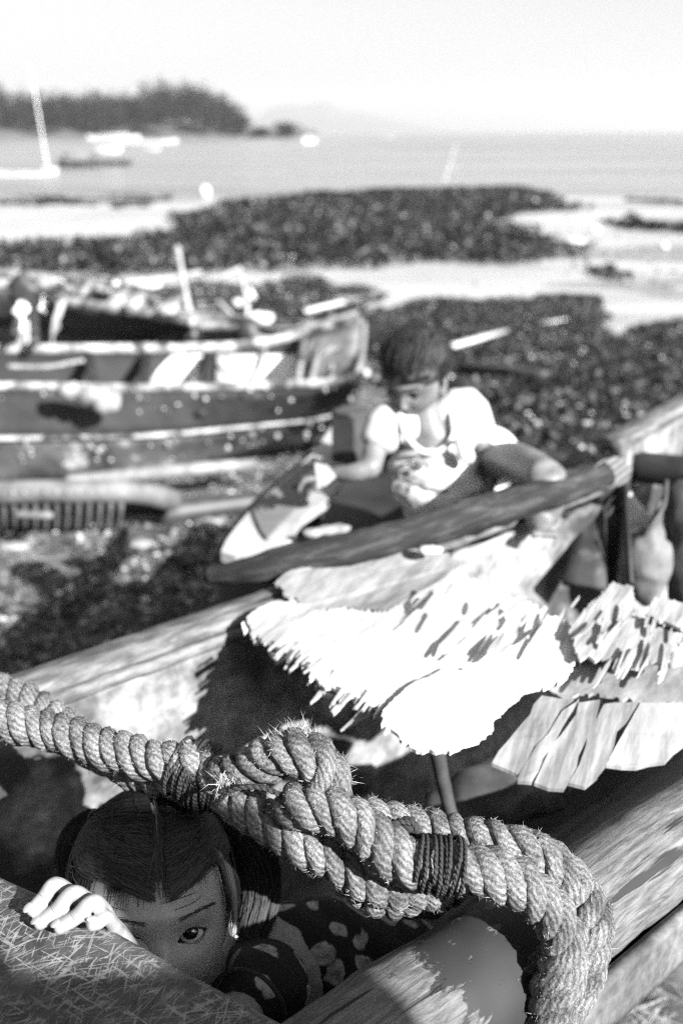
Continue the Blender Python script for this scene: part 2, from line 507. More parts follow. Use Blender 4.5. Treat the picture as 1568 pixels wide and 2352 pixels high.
# the dense wood behind reads as one mass
wm = MB()
for k in range(110):
    px = -130 + 700 * (k + r_.random()) / 110; py = np.interp(px, tp[:, 0], tp[:, 1]) + r_.uniform(0, 12)
    d0 = hz_ + r_.uniform(8, 40)
    h = (298 - py) / FL * d0 * 1.3
    cx = (px - 784) / FL * d0
    crown(wm, (cx, d0, SEA + h * .58), (2.6 + r_.random() * 1.5, 3, h * .42), 420, .55, 100 + k)
    tube(wm, [(cx, d0, SEA - .3), (cx, d0, SEA + h * .6)], [.25, .12], 5, cap=False)
obj('far_wood', wm, leaf_far, kind='stuff', label='dark wood covering the headland beyond the bay', smooth=False)
where = ['at the left end of the headland', 'above the long white boats', 'in the middle of the headland wood', 'where the headland wood is tallest', 'at the right shoulder of the headland wood', 'low on the slope of the headland', 'near the tip of the headland', 'last before the open sea on the headland']
for k, (px, py, wd) in enumerate([(30, 250, 70), (165, 243, 80), (270, 240, 90), (400, 238, 90), (500, 240, 70), (565, 262, 50), (610, 280, 34), (664, 272, 52)]):
    d0 = hz_ + 2 + (k % 3)
    h = (299 - py) / FL * d0 * 1.25; cx = (px - 784) / FL * d0; rw = wd / FL * d0 * .55
    t = thing('broad_tree', 'dark broad tree ' + where[k], 'tree', (cx, d0, SEA), 'trees along the front of the headland')
    mb = MB(); crown(mb, (cx, d0, SEA + h * .62), (rw, 3, h * .36), 900, .5, 300 + k); obj('crown', mb, leaf_far, t, smooth=False)
    mb = MB(); tube(mb, [(cx, d0, SEA - .3), (cx + .3, d0, SEA + h * .35), (cx, d0, SEA + h * .7)], [.35, .25, .12], 6, cap=False); obj('trunk', mb, bark_far, t)

# ------------------------------------------------------------------ boats on the water
white = M('white_paint', .34, .5, 6, bs=.15, rough=.45)
dull_white = M('weathered_white_paint', .2, .5, 9, p=(.3, .6), bs=.3, rough=.6, patch=(14, .56, .62, .10))
darkm = M('dark_paint', .015, .04, 8, bs=.2, rough=.5)
greym = M('grey_wood', .08, .2, 12, bs=.4)
def hull(mb, c, L, wd, h, ang, rise=.35, n=24):
    """slender canoe hull, pointed both ends; c on the water line"""
    ca, sa = math.cos(ang), math.sin(ang)
    x = np.linspace(-1, 1, n); prof = np.linspace(-1, 1, 11)
    V = []
    for a in x:
        w = wd / 2 * (1 - abs(a) ** 2.6) + .01; zt = h * (1 + rise * abs(a) ** 3); 
        for b_ in prof:
            yy = w * math.copysign(abs(b_) ** .8, b_); zz = zt * abs(b_) ** 2.2 - .15 * h + .35 * h * abs(a) ** 4 * (1 - abs(b_))
            V.append((c[0] + ca * a * L / 2 - sa * yy, c[1] + sa * a * L / 2 + ca * yy, c[2] + zz))
    V = np.array(V); i, j = np.meshgrid(np.arange(n - 1), np.arange(10), indexing='ij'); i = i.ravel(); j = j.ravel()
    F = np.stack([i * 11 + j, i * 11 + j + 1, (i + 1) * 11 + j + 1, (i + 1) * 11 + j], 1)
    mb.add(V, F)
    k = np.arange(n - 1); mb.add(V - A(0, 0, .12 * h), np.stack([k * 11, k * 11 + 10, (k + 1) * 11 + 10, (k + 1) * 11], 1))
def far_boat(px, py, Lp, hp, label, m=white, ang=.05, roof=None, mast=None, outr=True, nm='outrigger_boat', cat='boat'):
    p = G(px, py, SEA); d = p[1]; s = d / (FL * cp)
    L = Lp * s * .97; h = hp * s * (.55 if m is white else .95)
    t = thing(nm, label, cat, p, 'boats moored in the bay')
    mb = MB(); hull(mb, p, L, max(.55, L * .12), h, ang); obj('hull', mb, m, t)
    ux = A(math.cos(ang), math.sin(ang), 0); uy = A(-ux[1], ux[0], 0)
    if outr:
        for s_ in (-1, 1):
            mb = MB(); tube(mb, [p + uy * s_ * L * .2 - ux * L * .38 + A(0, 0, .05 * h), p + uy * s_ * L * .2 + ux * L * .38 + A(0, 0, .15 * h)], max(.05, L * .007), 6); obj('outrigger_float', mb, m, t)
        for q in (-.2, .2):
            mb = MB(); tube(mb, [p + ux * q * L - uy * L * .2 + A(0, 0, .1 * h), p + ux * q * L + A(0, 0, h * 1.1), p + ux * q * L + uy * L * .2 + A(0, 0, .1 * h)], max(.03, L * .004), 5); obj('outrigger_arm', mb, greym, t)
    if roof:
        a, b_, zz, th, rm = roof
        mb = MB(); beam(mb, p + ux * a * L + A(0, 0, zz * h), p + ux * b_ * L + A(0, 0, zz * h), max(.5, L * .09), th * h); obj('awning', mb, rm, t)
        for q in (a + .01, b_ - .01):
            for s_ in (-1, 1):
                mb = MB(); tube(mb, [p + ux * q * L + uy * s_ * L * .03, p + ux * q * L + uy * s_ * L * .03 + A(0, 0, zz * h)], .03, 5, False); obj('awning_post', mb, darkm, t)
    if mast:
        q, mh, lean = mast
        b0 = p + ux * q * L; mb = MB(); tube(mb, [b0, b0 + A(lean * mh * s, 0, mh * s)], max(.03, 1.15 * s), 6); obj('mast', mb, M('pale_mast', .6, .75, 3, bs=0), t)
    return t
far_boat(60, 402, 132, 15, 'long white boat low on the water at the far left', ang=.0, mast=(.36, 200, -.07))
far_boat(112, 394, 34, 14, 'small white skiff just right of the pale leaning mast', ang=.1, outr=False, nm='small_skiff', cat='skiff')
far_boat(180, 384, 84, 16, 'dark cluttered boat with a low grey awning beside the black one', darkm, .0, roof=(-.35, .3, 1.6, .3, greym))
far_boat(258, 380, 84, 12, 'black hulled boat carrying a white awning', darkm, .0, roof=(-.45, .25, 2.6, 1.0, white))
far_boat(262, 322, 108, 16, 'dark and white boat moored behind the longest white boat', white, .02, roof=(-.3, .3, 1.2, .3, white))
far_boat(335, 329, 132, 14, 'longest white outrigger boat below the headland wood', ang=-.02)
far_boat(350, 344, 30, 9, 'tiny pale dinghy beneath the longest white boat', ang=.1, outr=False, nm='small_dinghy', cat='dinghy')
far_boat(711, 328, 40, 18, 'lone white boat off the tip of the headland', ang=.9, outr=False, roof=(-.3, .2, 1.3, .3, white))
far_boat(886, 318, 34, 8, 'faint pale boat far out on the open sea', greym, ang=.2, outr=False)
def marker(px0, py0, px1, py1, r, label, m, nm='bamboo_pole', cat='pole', grp='bamboo poles standing in the mud', sub=None, z=None):
    p = GG(px0, py0) if z is None else G(px0, py0, z); s = p[1] / (FL * cp); 
    q = W(px1, py1, (p[1] * cp + (CZ - p[2]) * sp)); q = p + (q - p) * 1.0
    mb = MB(); tube(mb, spline([p - (q - p) * .05, (p * .45 + q * .55) + A(.006, 0, 0) * np.linalg.norm(q - p), q], 14), np.linspace(r * 1.1, r * .8, 14), 7)
    return obj(nm, mb, m, label=label, cat=cat, group=grp)
bamboo = M('dry_bamboo', .16, .34, 8, bs=.3, stretch=(1, 1, .2))
marker(1014, 436, 1046, 332, .05, 'pale stake leaning right behind the weed bank', bamboo)
marker(1075, 425, 1030, 372, .03, 'thin stake crossing the leaning pale stake', bamboo)
mb = MB(); p = GG(472, 452); blob(mb, p + A(0, 0, .2), (.22, .22, .25), 14, 10, .1); obj('foam_float', mb, white, label='round white float on the wet flat behind the weed bank', cat='float')

# ------------------------------------------------------------------ weed banks
def inpoly(P, x, y):
    c = np.zeros(len(x), bool); n = len(P)
    for a in range(n):
        x1, y1 = P[a]; x2, y2 = P[(a + 1) % n]
        if y1 == y2: continue
        k = ((y1 > y) != (y2 > y)) & (x < (x2 - x1) * (y - y1) / (y2 - y1) + x1); c ^= k
    return c
def weed(poly, dens, ls, hmax, seed, nsc, clump=.0, zoff=0):
    P = np.array([GG(a, b_)[:2] for a, b_ in poly])
    q = np.random.default_rng(seed)
    lo = P.min(0); hi = P.max(0); ar = (hi - lo).prod(); n = int(min(ar * dens, 400000))
    x = q.uniform(lo[0], hi[0], n); y = q.uniform(lo[1], hi[1], n)
    k = inpoly(P, x + fbm(x * nsc, y * nsc, 3) * 2.6 / nsc * .5, y + fbm(x * nsc + 9, y * nsc, 3) * 2.6 / nsc * .5)
    x = x[k]; y = y[k]
    cl = fbm(x * nsc * 1.3 + 50, y * nsc * 1.3, 4) + .5
    k = cl > clump; x = x[k]; y = y[k]; cl = cl[k]; n = len(x)
    h = hmax * np.clip((cl - clump) * 2.2, .05, 1)
    z = gz(x, y) + h * q.random(n) ** .6 + zoff
    a = q.random(n) * 6.28; e = q.normal(.25, .5, n)
    s = (ls * (.5 + q.random(n)))[:, None]
    u = np.stack([np.cos(a) * np.cos(e), np.sin(a) * np.cos(e), np.sin(e)], 1); w = np.stack([-np.sin(a), np.cos(a), q.normal(0, .4, n)], 1)
    c = np.stack([x, y, z], 1)
    V = np.stack([c - u * s, c - w * s * .55 + u * s * .2, c + u * s, c + w * s * .55 + u * s * .2], 1).reshape(-1, 3)
    mb = MB().add(V, np.arange(n * 4).reshape(n, 4))
    # litter bed under the leaves
    bx, by = np.meshgrid(np.linspace(lo[0], hi[0], 90), np.linspace(lo[1], hi[1], 90)); bx = bx.ravel(); by = by.ravel()
    return mb
leafm = M('weed_leaf', .003, .02, 1.2, bs=0, rough=.5, spec=.3, isl=[(0, .3), (.72, 1.0), (.84, 3.5), (1, 14.0)])
leafn = M('near_weed_leaf', .004, .022, 6, bs=0, rough=.55, spec=.4, isl=[(0, .3), (.7, 1.0), (.86, 2.5), (.95, 6.0), (1, 9)])
P1 = [(-60, 596), (60, 572), (300, 562), (395, 545), (430, 508), (560, 472), (700, 452), (1040, 440), (1190, 438), (1230, 462), (1340, 486), (1240, 492), (1150, 512), (1180, 540), (1300, 562), (1285, 590), (1180, 600), (1100, 612), (900, 604), (850, 618), (640, 622), (560, 640), (-60, 650)]
obj('weed_bank', weed(P1, 150, .08, .26, 1, .5), leafm, kind='stuff', label='dark leafy weed bank washed up across the flat', smooth=False)
for k, (pl, lab) in enumerate([
    ([(1390, 514), (1450, 506), (1568, 516), (1700, 520), (1700, 540), (1568, 534), (1450, 528)], 'dark weed strip lying on the pale flat at the right edge'),
    ([(1290, 634), (1340, 618), (1400, 616), (1415, 630), (1380, 644), (1320, 642)], 'small dark weed clump alone on the pale flat'),
    ([(-20, 444), (120, 440), (370, 442), (390, 462), (300, 480), (120, 470), (-20, 478)], 'thin scattered weed on the wet flat at the left'),
    ([(1440, 462), (1480, 458), (1568, 464), (1568, 470)], 'thinnest weed strip near the water at the right'),
    ([(1440, 496), (1500, 492), (1510, 500), (1450, 504)], 'tiny weed tuft above the right weed strip')]):
    obj('weed_patch', weed(pl, 110, .09, .12 if k != 1 else .1, 20 + k, .6, .1 if k != 2 else .5), leafm, kind='stuff', label=lab, smooth=False)
P4 = [(820, 760), (900, 712), (1010, 690), (1200, 690), (1330, 680), (1400, 690), (1405, 745), (1440, 790), (1480, 790), (1500, 750), (1568, 740), (1700, 740), (1700, 1150), (1500, 1200), (1000, 1200), (860, 900)]
obj('weed_litter', weed(P4, 1500, .030, .12, 5, 1.1, .12), leafn, kind='stuff', label='dark weed mixed with bright litter behind the stooping child', smooth=False)
P5 = [(-30, 640), (420, 660), (560, 650), (760, 640), (900, 672), (830, 730), (700, 800), (430, 800), (-30, 760)]
obj('weed_litter', weed(P5, 700, .04, .14, 6, 1.2, .35), leafn, kind='stuff', label='thinner weed and litter behind the old left boats', smooth=False)
P6 = [(-100, 1000), (620, 960), (900, 1000), (800, 1200), (620, 1420), (300, 1600), (-100, 1650)]
lm = M('ground_litter', .025, .13, 10, bs=0, rough=.7, isl=[(0, .3), (.7, 1.0), (.88, 2.5), (1, 5)])
obj('leaf_litter', weed(P6, 2600, .018, .03, 7, 1.6, .3), lm, kind='stuff', label='dry leaf litter on the ground left of the canoe', smooth=False)

# single bright pieces of rubbish that read on their own
rub = M('rubbish_foam', .3, .6, 20, bs=.3, rough=.6)
def lump(px, py, sx, sy, sz, label, nm='foam_block', cat='rubbish', m=rub, seed=0, z=None):
    p = GG(px, py) if z is None else G(px, py, z); s = p[1] / (FL * cp)
    mb = MB(); blob(mb, p + A(0, 0, sz * s * .5), (sx * s, sy * s, sz * s), 14, 9, .35, 14, seed); return obj(nm, mb, m, label=label, cat=cat, group='rubbish washed ashore')
grub = M('rubbish_grey', .12, .25, 20, bs=.3)
for k, a in enumerate([
    (660, 603, 24, 14, 11, 'pale foam lump on the weed bank above the broken poles'),
    (1318, 562, 22, 14, 10, 'white foam lump at the right tip of the weed bank'),
    (1366, 533, 9, 7, 9, 'small white scrap between the weed bank and the right strip'),
    (1524, 570, 8, 6, 8, 'small white scrap on the flat near the right edge'),
    (1274, 940, 24, 14, 22, 'rounded pale lump in the litter right of the stooping child'),
    (1008, 498, 9, 7, 7, 'pale scrap in the middle of the weed bank'),
    (1100, 655, 9, 6, 5, 'tiny pale scrap on the sand band'),
    (575, 700, 12, 9, 24, 'upright white scrap beside the bent bamboo'),
    (470, 1048, 34, 10, 9, 'crumpled light scrap lying in front of the nearest left boat'),
    (100, 1512, 22, 14, 8, 'pale scrap on the dark ground above the thick rope'),
    (60, 1535, 14, 10, 8, 'smaller pale scrap on the dark ground above the thick rope'),
    (215, 1222, 38, 12, 8, 'long pale lump below the ribbed boat'),
    (322, 1254, 44, 14, 9, 'crumpled pale sack on the litter left of the canoe'),
    (30, 1258, 40, 18, 8, 'pale sand heap at the left edge below the ribbed boat'),
    (480, 1212, 38, 16, 14, 'ragged pale plant heap at the tip of the canoe'),
    (555, 1055, 44, 20, 10, 'pale flat stone left of the dark canoe edge'),
    (1075, 958, 16, 12, 14, 'pale scrap close by the stooping child')]):
    lump(*a, seed=k, m=rub if k in (0, 1, 2, 3, 7, 8) else grub)
for k, (x0, y0, x1, y1, w, lab) in enumerate([
    (1040, 818, 1158, 782, .035, 'white plank lying in the litter right of the dark hair'),
    (700, 730, 790, 712, .05, 'white plank end behind the bow of the nearest left boat'),
    (1240, 760, 1300, 755, .02, 'short pale lath in the weed litter'),
    (1060, 868, 1250, 900, .05, 'dark sunken timber crossing the weed litter')]):
    p = GG(x0, y0) + A(0, 0, .1); q = GG(x1, y1) + A(0, 0, .12)
    mb = MB(); beam(mb, p, q, w * 2, w, n=3, jit=.01); obj('driftwood_plank', mb, rub if k < 3 else darkm, label=lab, cat='plank', group='planks lying in the litter')
# many small scraps nobody could count
def scraps(poly, n, s, seed, zo=.02):
    P = np.array([GG(a, b_)[:2] for a, b_ in poly]); q = np.random.default_rng(seed); mb = MB()
    lo = P.min(0); hi = P.max(0); k = 0
    while k < n:
        x, y = q.uniform(lo[0], hi[0]), q.uniform(lo[1], hi[1])
        if not inpoly(P, np.array([x]), np.array([y]))[0]: continue
        r = s * (.4 + q.random() * 1.2)
        blob(mb, (x, y, float(gz(x, y)) + zo + q.random() * .06), (r, r * (.5 + q.random()), r * .5), 6, 4, .5, 12, k); k += 1
    return mb
sm = M('scrap_plastic', .25, .5, 10, bs=0, rough=.4, isl=[(0, .3), (1, 1)])
obj('scattered_scraps', scraps(P4, 420, .016, 2, .05), sm, kind='stuff', label='tiny bright scraps scattered through the weed litter', smooth=False)
obj('scattered_scraps', scraps(P5, 160, .03, 3, .04), sm, kind='stuff', label='bright scraps scattered behind the old left boats', smooth=False)
obj('scattered_scraps', scraps(P6, 240, .012, 4, .0), M('scrap_dull', .06, .2, 10, bs=0, isl=[(0, .3), (1, 1)]), kind='stuff', label='dull scraps scattered on the ground near the camera', smooth=False)
obj('scattered_scraps', scraps([(1180, 520), (1300, 500), (1700, 560), (1700, 780), (1440, 780), (1300, 660)], 90, .05, 5, .0), M('scrap_mixed', .05, .4, 3, bs=0, isl=[(0, .2), (1, 1)]), kind='stuff', label='specks of rubbish strewn over the pale flat', smooth=False)

# haze: one box of even thin air
mb = MB()
x0, x1, y0, y1, z0, z1 = -4950, 4950, -60, 4990, -3.2, 150
V = np.array([(x, y, z) for z in (z0, z1) for y in (y0, y1) for x in (x0, x1)], float)
mb.add(V, np.array([[0, 2, 3, 1], [4, 5, 7, 6], [0, 1, 5, 4], [2, 6, 7, 3], [0, 4, 6, 2], [1, 3, 7, 5]]))
hm = bpy.data.materials.new('haze'); hm.use_nodes = True; hn = hm.node_tree; hn.nodes.clear()
vo = hn.nodes.new('ShaderNodeVolumePrincipled'); vo.inputs['Color'].default_value = g(.95); vo.inputs['Density'].default_value = .00026; vo.inputs['Anisotropy'].default_value = .2
ho = hn.nodes.new('ShaderNodeOutputMaterial'); hn.links.new(vo.outputs[0], ho.inputs['Volume'])
obj('haze', mb, hm, kind='stuff', label='thin pale haze over the bay', smooth=False)
# ------------------------------------------------------------------ the old boats on the left
rail_m = M('worn_white_rail', .07, .34, 9, p=(.36, .6), bs=.4, rough=.7, patch=(7, .52, .6, .04))
side_dark = M('dark_hull_paint', .010, .026, 6, bs=.3, rough=.7, patch=(8, .63, .70, .12))
side_grey = M('scuffed_hull', .012, .06, 4, p=(.4, .62), bs=.4, rough=.7, patch=(7, .6, .68, .2))
inner_white = M('inner_white_paint', .35, .62, 5, bs=.2, rough=.5)
inner_dark = M('inner_dark_paint', .010, .022, 6, bs=.2)
cloth_m = M('pale_cloth', .10, .26, 12, bs=.4, rough=.9)
def pl(pts, n=14): return spline(np.array(pts), n)
def rail(t, P, w, h, m, name='rail', up=(0, 0, 1)):
    mb = MB(); tube(mb, P, [w] * len(P), 8, flat=h / w, rnd=.003); return obj(name, mb, m, t)

# nearest left boat
zt = .42
tA = thing('old_fishing_boat', 'nearest of the left boats, white striped dark hull with white inside', 'boat', G(300, 1080, 0), 'old boats drawn up on the left')
nearR = pl([G(-420, 905, zt), G(0, 893, zt), (G(350, 897, zt)), G(660, 889, zt + .02), G(790, 882, zt + .05), G(842, 862, zt + .12)], 26)
farR = pl([G(-420, 800, zt), G(0, 808, zt), G(330, 806, zt), G(560, 800, zt), G(700, 770, zt + .05), G(825, 742, zt + .14)], 26)
keelP = pl([G(-420, 1112, .03), G(0, 1108, .03), G(330, 1088, .03), G(560, 1042, .03), G(700, 1010, .05), G(760, 980, .12)], 26)
nearM = .52 * nearR + .48 * keelP + A(0, -.05, .0)
obj('upper_strake', panel(MB(), nearR, nearM, 5, thick=.02, noise_amp=.006), side_dark, tA)
obj('lower_strake', panel(MB(), nearM - A(0, 0, .004), keelP, 5, thick=.02, noise_amp=.02), side_grey, tA)
rail(tA, nearR + A(0, -.01, .015), .020, .018, rail_m, 'gunwale')
rail(tA, farR + A(0, 0, .015), .028, .018, rail_m, 'gunwale')
rail(tA, nearM[:-1] + A(0, -.02, 0), .010, .022, rail_m, 'rub_rail')
farI = pl([G(-420, 890, zt) * A(1, 1, 0) + A(0, .5, .08)] + [A(p[0], p[1] - .16, .10) for p in farR[[4, 9, 14, 19, 25]]], 26)
def cut(P, a, b): return P[a:b + 1]
obj('inner_planking', panel(MB(), farR, farI, 6, thick=-.015), inner_dark, tA)
fx = lambda px: int(np.argmin([abs((784 + FL * p[0] / (p[1] * cp + (CZ - p[2]) * sp)) - px) for p in farR]))
for (a, b_) in ((215, 330), (355, 465), (500, 690)):
    ia, ib = fx(a), max(fx(b_), fx(a) + 1)
    Pp = spline([W(a, 812, 1) * 0 + G(a, 812, zt - .02) + A(0, -.025, 0), G(b_, 812, zt - .02) + A(0, -.025, 0)], 5)
    Qq = spline([G(a + 14, 905, zt - .30) * A(1, 0, 1) + A(0, Pp[0][1] - .16, 0), G(b_ - 14, 905, zt - .30) * A(1, 0, 1) + A(0, Pp[-1][1] - .16, 0)], 5)
    obj('white_inner_panel', panel(MB(), Pp, Qq, 4, thick=-.006), inner_white, tA)
for px, dx in ((205, 20), (340, -22), (482, -26)):      # knees and thwarts
    mb = MB(); beam(mb, G(px, 812, zt - .01) + A(0, -.03, 0), G(px + dx, 905, zt) + A(0, .03, -.1), .05, .03); obj('thwart', mb, inner_dark if px != 205 else side_dark, tA)
mb = MB(); slab(mb, [A(p[0], p[1], .07) for p in list(keelP[::5]) + list(farI[::-5])], .02); obj('bilge_floor', mb, inner_dark, tA)
# raised bow: ribs between the two rails
for k, (xa, xb) in enumerate(((700, 690), (740, 720), (775, 765), (812, 800))):
    mb = MB(); beam(mb, G(xa, 768 - (xa - 700) * .18, zt + .07), G(xb - 5, 880, zt + .02), .022, .022); obj('bow_rib', mb, greym if k % 2 else rail_m, tA)
bowP = pl([G(690, 775, zt + .05), G(760, 758, zt + .09), G(830, 742, zt + .14)], 6)
bowQ = pl([G(680, 880, zt - .04), G(750, 878, zt), G(815, 868, zt + .06)], 6)
obj('bow_planking', panel(MB(), bowP, bowQ, 5, thick=.012), M('bow_wood', .09, .2, 10, bs=.4, stretch=(1, 1, 4)), tA)
mb = MB(); tube(mb, spline([G(836, 742, zt + .12), G(832, 800, zt + .10), G(815, 875, zt + .06), G(765, 1000, .12)], 12), .016, 8); obj('stem_post', mb, greym, tA)
mb = MB(); tube(mb, spline([G(660, 890, zt) + A(0, -.03, 0), G(655, 1000, .12) + A(0, -.08, .1)], 6), .018, 6); obj('hull_batten', mb, inner_dark, tA)
mb = MB(); c = G(165, 905, zt + .03)
for k in range(3): blob(mb, c + A(.07 * k, -.02, .02 - .02 * k), (.06, .04, .035 + .01 * k), 14, 9, .5, 14, k)
obj('folded_net', mb, cloth_m, label='pale bundled net draped on the gunwale of the nearest left boat', cat='net')
mb = MB(); slab(mb, [G(70, 925, zt - .05) + A(0, -.05, 0), G(140, 970, zt - .15) + A(0, -.06, 0), G(235, 918, zt - .02) + A(0, -.06, 0), G(200, 892, zt + .05) + A(0, -.04, 0)], .01)

# second left boat
zb = .52
tB = thing('old_fishing_boat', 'second left boat, grey sided, behind the white striped one', 'boat', G(250, 800, 0), 'old boats drawn up on the left')
nB = pl([G(-400, 640, zb), G(0, 668, zb), G(170, 700, zb), G(330, 722, zb - .02), G(440, 742, zb - .03)], 20)
kB = pl([G(-400, 800, .02), G(0, 822, .02), G(170, 826, .02), G(330, 820, .05), G(430, 800, .12)], 20)
mB = .55 * nB + .45 * kB
obj('upper_strake', panel(MB(), nB, mB, 4, thick=.02, noise_amp=.008), M('grey_hull_paint', .03, .06, 6, bs=.3, patch=(6, .6, .7, .12)), tB)
obj('lower_strake', panel(MB(), mB - A(0, -.02, .02), kB, 4, thick=.02, noise_amp=.008), M('lower_grey_hull', .05, .09, 6, bs=.3, patch=(6, .6, .7, .15)), tB)
rail(tB, mB + A(0, -.01, -.01), .012, .03, darkm, 'dark_seam')
rail(tB, nB + A(0, 0, .01), .035, .022, rail_m, 'gunwale')
fB = pl([G(-400, 600, zb), G(0, 628, zb), G(200, 655, zb), G(340, 690, zb - .02), G(450, 735, zb - .02)], 20)
rail(tB, fB, .04, .02, rail_m, 'gunwale')
obj('far_strake', panel(MB(), fB, fB * A(1, 1, 0) + A(0, -.1, .1), 4, thick=.02), side_grey, tB)
mb = MB(); slab(mb, [nB[2] - A(0, 0, .02), nB[8] - A(0, 0, .02), fB[8] - A(0, 0, .02), fB[2] - A(0, 0, .02)], .03); obj('deck_board', mb, cloth_m, tB)
for px in (262, 300, 380):
    mb = MB(); beam(mb, G(px, 700 + (px - 262) * .15, zb + .02), G(px + 25, 660 + (px - 262) * .2, zb + .02), .09, .04); obj('thwart', mb, rail_m, tB)
# low pale hull between them and the bow
tC = thing('small_canoe', 'small pale canoe with curved rim beyond the white boat interior', 'canoe', G(480, 800, .1))
cP = pl([G(400, 752, .42), G(470, 748, .42), G(556, 757, .42), G(600, 782, .4), G(700, 778, .42), G(826, 742, .5)], 20)
cQ = pl([G(410, 800, .22), G(480, 806, .2), G(556, 806, .2), G(620, 806, .2), G(710, 800, .25), G(820, 770, .4)], 20)
obj('hull_side', panel(MB(), cP, cQ, 5, thick=.015, bulge=.05, bdir=(0, -1, 0)), M('pale_canoe', .12, .22, 6, bs=.3, patch=(8, .6, .7, .3)), tC)
rail(tC, cP, .03, .022, rail_m, 'rim')
obj('far_side', panel(MB(), cP + A(0, .45, 0), cQ + A(0, .3, 0), 5, thick=.015), greym, tC)
mb = MB(); blob(mb, G(571, 765, .42), (.07, .05, .08), 14, 10, .1); obj('plastic_can', mb, darkm, label='black round can on the rim of the small pale canoe', cat='can')

# cloths hanging from a pole at the left
tH = thing('hanging_rags', 'tangle of pale rags hanging over the left boats', 'rags', G(75, 830, .3))
def rag(x0, y0, x1, y1, w, z, m, seed, d=None):
    q = np.random.default_rng(seed); n = 9
    t = np.linspace(0, 1, n); p0 = G(x0, y0, z); dd = p0[1]
    dep = p0[1] * cp + (CZ - p0[2]) * sp
    L = []; R_ = []
    for k in range(n):
        x = lerp(x0, x1, t[k]) + q.normal(0, 2); y = lerp(y0, y1, t[k]); ww = w * (1 + .35 * q.normal()) * (1 - .3 * t[k])
        L.append(W(x - ww, y, dep + q.normal(0, .015))); R_.append(W(x + ww, y, dep + q.normal(0, .015)))
    mb = MB(); panel(mb, np.array(L), np.array(R_), 6, thick=.006, noise_amp=.02, nsc=30); obj('rag', mb, m, tH)
wcl = M('white_cloth', .4, .62, 12, bs=.5, bd=.01, rough=.9)
for k, a in enumerate([(60, 672, 42, 890, 16, .62, cloth_m), (74, 665, 66, 815, 13, .64, wcl), (128, 640, 150, 740, 15, .62, wcl), (105, 645, 90, 700, 17, .63, wcl), (150, 650, 120, 760, 10, .6, cloth_m), (50, 690, 46, 760, 12, .66, wcl), (140, 690, 112, 812, 7, .6, cloth_m), (92, 680, 100, 720, 8, .62, wcl)]):
    rag(*a, seed=k)
mb = MB(); blob(mb, G(66, 668, .66) + A(0, -.04, 0), (.09, .06, .10), 16, 10, .5, 16, 3); tube(mb, spline([G(62, 676, .6) + A(0, -.05, 0), G(40, 760, .55) + A(0, -.05, 0)], 6), .02, 6); tube(mb, spline([G(80, 676, .6) + A(0, -.05, 0), G(86, 780, .5) + A(0, -.05, 0)], 6), .028, 6)
obj('dark_tangle', mb, darkm, tH)
tp_ = G(70, 640, .7); mb = MB(); tube(mb, spline([G(-60, 655, .6), G(70, 652, .62), G(190, 668, .6)], 8), .035, 8); obj('hanging_pole', mb, rail_m, tH)
# broken bamboo poles
def pole(pts, r, lab, m=bamboo, nm='bamboo_pole', cat='pole', grp='bamboo poles among the old boats'):
    mb = MB(); P = spline(pts, 18); tube(mb, P, np.linspace(r * 1.1, r * .9, 18), 8, rnd=.004); return obj(nm, mb, m, label=lab, cat=cat, group=grp)
b0 = GG(440, 742); 
dpt = b0[1] * cp + (CZ - b0[2]) * sp
pole([b0, W(425, 665, dpt), W(407, 566, dpt)], .035, 'tallest bamboo pole, leaning left above the old boats')
b1 = GG(570, 742); d1 = b1[1] * cp + (CZ - b1[2]) * sp
pole([b1, W(566, 690, d1), W(552, 620, d1)], .03, 'short upright bamboo pole with a crosspiece on top')
pole([W(488, 644, d1), W(552, 616, d1)], .034, 'crosspiece of pale bamboo resting on the short pole')
pole([W(290, 650, dpt * .98), W(380, 640, dpt), W(460, 625, dpt)], .04, 'long pale bamboo lying across the tall leaning pole')
pole([W(500, 690, d1), W(532, 720, d1)], .02, 'broken bamboo stub beside the short upright pole')
pole([GG(830, 728), GG(880, 708), GG(1010, 680), GG(1200, 668)], .05, 'pale drift pole lying along the edge of the sand band', greym)
# white bottle and rubbish near the short pole
for k, a in enumerate([(600, 738, 26, 12, 14, 'pale bundle at the foot of the short upright pole'), (268, 682, 12, 10, 22, 'white bag on the second left boat'), (340, 660, 30, 9, 8, 'white sheet scrap behind the second left boat'), (545, 700, 10, 8, 10, 'pale scrap under the bamboo crosspiece')]):
    lump(*a, seed=40 + k, z=.35)

# ribbed old hull lying in front
tR = thing('ribbed_hull', 'upturned pale hull with exposed ribs lying at the left', 'hull wreck', G(120, 1200, 0))
rp = pl([G(-120, 1146, .22), G(0, 1138, .24), G(150, 1134, .24), G(320, 1138, .2), G(400, 1156, .14)], 20)
rq = pl([G(-120, 1205, .04), G(0, 1205, .04), G(150, 1205, .04), G(320, 1200, .04), G(400, 1186, .06)], 20)
obj('hull_shell', panel(MB(), rp, rq + A(0, .12, 0), 6, thick=.015, noise_amp=.006), inner_dark, tR)
rail(tR, rp + A(0, 0, .01), .045, .035, M('pale_driftwood', .05, .13, 10, bs=.5), 'ridge_timber')
ribm = M('rib_wood', .08, .18, 10, bs=.4)
for k in range(13):
    f = .26 + k * .045; a = rp[int(f * 19)] * (1 - (f * 19) % 1) + rp[int(f * 19) + 1] * ((f * 19) % 1); c = rq[int(f * 19)] * (1 - (f * 19) % 1) + rq[int(f * 19) + 1] * ((f * 19) % 1)
    if k > 11: continue
    mb = MB(); tube(mb, spline([a + A(0, -.03, .02), lerp(a, c, .5) + A(.01, -.06, .02), c + A(.0, -.03, 0)], 8), .012, 6); obj('rib', mb, ribm, tR)
